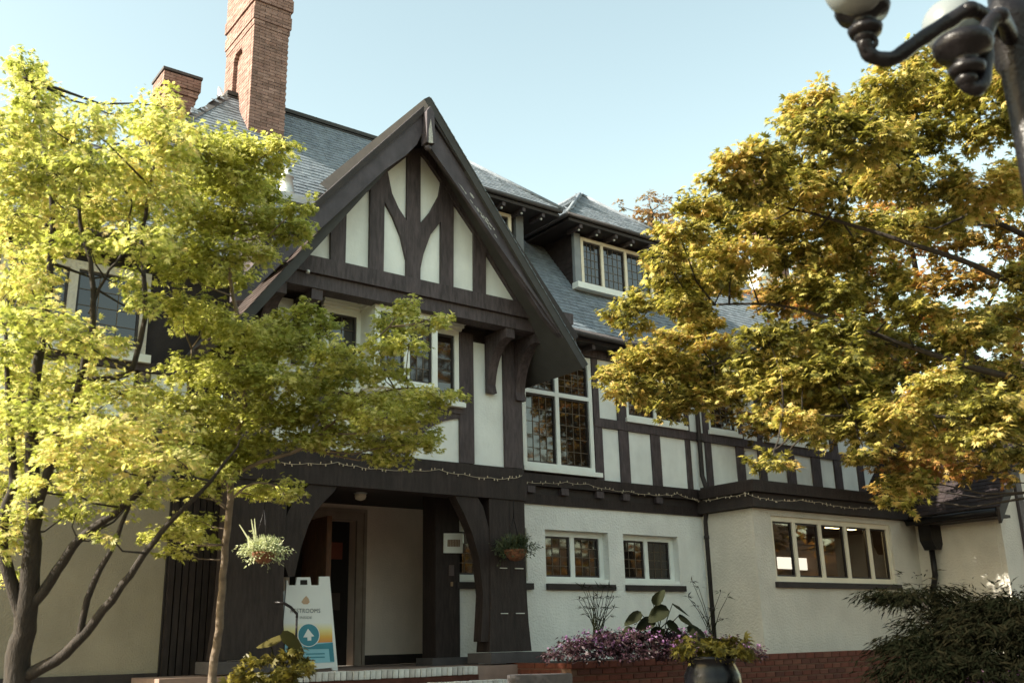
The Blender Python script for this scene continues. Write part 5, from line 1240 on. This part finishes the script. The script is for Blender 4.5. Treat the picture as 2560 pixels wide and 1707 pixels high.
pu2 = plant_blob('potted_coleus', 'yellow green coleus in the left urn below the sandwich sign', 'plant', c_, .08, 1.9, M['chart'], PALM, upn=.5)
for (x, y, s, a_, b_) in ((652, 1450, .26, .75, -.65), (672, 1480, .24, .45, -.9), (648, 1462, .24, -.95, -.25)):
    l_ = bigleaf(pu2, atD(x, y, 9.1), s, (_r[0] * a_, _r[1] * a_, b_), (-_h[0] * .35 + _r[0] * .3, -_h[1] * .35 + _r[1] * .3, .9), M['olive']); del l_['kind']
stems(pu2, tuple(atD(645, 1540, 9.1)), [tuple(atD(x, y, 9.1)) for x, y in ((655, 1462), (690, 1500), (612, 1465))], .007); adopt(pu2)

def basket(c, r, hook, lab, lmat):
    """hanging basket centred on the rim centre c"""
    e = empty('hanging_basket', tuple(c), lab, 'hanging basket', 'hanging baskets on the porch')
    lathe('basket_bowl', [(.02, c[2] - r * .95), (r * .5, c[2] - r * .85), (r * .82, c[2] - r * .5), (r * .98, c[2] - .02), (r, c[2])], (c[0], c[1], 0), M['coir'], e, 20)
    for k in range(3):
        a = 2.1 * k + .4; tube('chain', [(c[0] + r * .95 * math.cos(a), c[1] + r * .95 * math.sin(a), c[2]), tuple(hook)], .004, M['metal'], e, 5)
    tube('hook', [tuple(hook), (hook[0], hook[1], hook[2] + .25)], .006, M['metal'], e, 5)
    AP, AD = [], []
    for _ in range(420):     # fine arching blades
        AP.append((c[0] + RNG.normal() * r * .35, c[1] + RNG.normal() * r * .35, c[2])); v = RNG.normal(size=3) * [.5, .5, .3]; v[2] = abs(v[2]) + .8; AD.append(v)
    scatter('blades', LONG, np.array(AP), np.array(AD), RNG.normal(size=(len(AP), 3)), RNG.uniform(.8, 1.6, len(AP)) * r, M[lmat], e)
    p, d_, n_, _ = pad_leaves(np.array([c[0], c[1], c[2] + .02]), r * 1.5, r * 1.4, r * .75, 1700, .03); scatter('trailing_leaves', SIMPLE, p, d_, n_, .035 * RNG.uniform(.6, 1.3, len(p)), M[lmat], e)
    if lmat == 'silver':
        for (dx_, dz_) in ((-.22, .32), (-.08, .36), (-.04, .33)): scatter('spike_leaf', (np.array([(0, .04, 0), (1, .012, 0), (1, -.012, 0), (0, -.04, 0)]), [(0, 3, 2, 1)]), np.array([[c[0] - .08, c[1], c[2]]]), np.array([[_r[0] * dx_, _r[1] * dx_, dz_]]), np.array([[_h[0], _h[1], 0.]]), np.array([.36]), M[lmat], e)
    adopt(e); return e
cb = atD(606, 1268, 10.7); basket((cb[0], cb[1], cb[2]), .13, atD(607, 1170, 10.7), 'sunlit silvery hanging basket in front of the left porch post', 'silver')
cb = atY(1184, 1262, B - .3); basket((cb[0], cb[1], cb[2]), .16, tuple(np.array(atY(1180, 1190, B - .3))), 'shaded green hanging basket against the right porch post', 'basketgreen')

# ------------------------------------------------------------------ street lamp, top right
lp = empty('street_lamp', (4.6, 2.05, 0), 'black iron street lamp with white globes rising at the top right', 'street lamp')
LX, LY, LZ = 4.72, 1.93, 4.43
pc = atD(2345, 200, 5.0); LX, LY = float(pc[0]), float(pc[1])
lathe('pole', [(.16, 0), (.16, .3), (.1, .5), (.085, .9), (.078, 3.9), (.08, 4.3), (.1, 4.34), (.1, 4.5), (.13, 4.55), (.13, 4.62), (.08, 4.7), (.05, 5.4)], (LX, LY, 0), M['metal'], lp, 28)
def larm(hub, path, gc, gr, nm):
    P_ = [Vector(p) for p in path]; S_ = []
    for a in range(len(P_) - 1):
        p0, p1, p2, p3 = P_[max(a - 1, 0)], P_[a], P_[a + 1], P_[min(a + 2, len(P_) - 1)]
        for k in range(5): t = k / 5; S_.append(.5 * ((2 * p1) + (-p0 + p2) * t + (2 * p0 - 5 * p1 + 4 * p2 - p3) * t * t + (-p0 + 3 * p1 - 3 * p2 + p3) * t ** 3))
    S_.append(P_[-1]); arm = tube('arm', S_, [.036 + .004 * math.sin(i * .8) ** 2 for i in range(len(S_))], M['metal'], lp, 10)
    for p in (S_[6], S_[-4]): sphere('collar', tuple(p), .05, M['metal'], arm, (1, 1, .8))
    t = P_[-1]
    lathe('globe_holder', [(.03, -.16), (.075, -.15), (.085, -.12), (.05, -.1), (.06, -.07), (.12, -.045), (.135, -.01), (.13, .02), (.09, .03)], (t.x, t.y, t.z + .14), M['metal'], arm, 24)
    sphere('globe', gc, gr, M['globe'], arm)
    return arm
def Lp(x, y, d=4.9): return tuple(atD(x, y, d))
larm(None, [(LX, LY, Lp(2300, 40)[2]), Lp(2240, 25), Lp(2180, 50), Lp(2110, 95), Lp(2050, 135), Lp(2000, 128), Lp(1985, 95), Lp(1988, 75)], tuple(np.array(Lp(1968, -38)) + 0), .165, 'a')
lo = [(LX, LY, Lp(2330, 60, 4.9)[2]), Lp(2300, 40, 4.75), Lp(2265, 70, 4.7), Lp(2262, 150, 4.65), Lp(2250, 200, 4.6), Lp(2222, 195, 4.6), Lp(2222, 165, 4.6)]
larm(None, lo, tuple(Lp(2185, 60, 5.2)), .145, 'b')
# scroll
bm = bmesh.new(); add_tube(bm, [Vector(Lp(2238 + 22 * (1 - t / 18) * math.cos(t * .55), 178 + 26 * (1 - t / 18) * math.sin(t * .55), 4.62)) for t in range(15)], .014, 6); finish(bm, 'scroll', M['metal'], lp, smooth=True)
bm = bmesh.new(); add_tube(bm, [Vector(Lp(2000 + 26 * (1 - t / 20) * math.cos(t * .5 + 1), 100 + 26 * (1 - t / 20) * math.sin(t * .5 + 1), 4.88)) for t in range(15)], .014, 6); finish(bm, 'scroll', M['metal'], lp, smooth=True)
adopt(lp)
print('TRIS', sum(len(o.data.loop_triangles) if o.type == 'MESH' and (o.data.calc_loop_triangles() or True) else 0 for o in bpy.data.objects), 'OBJ', len(bpy.data.objects))
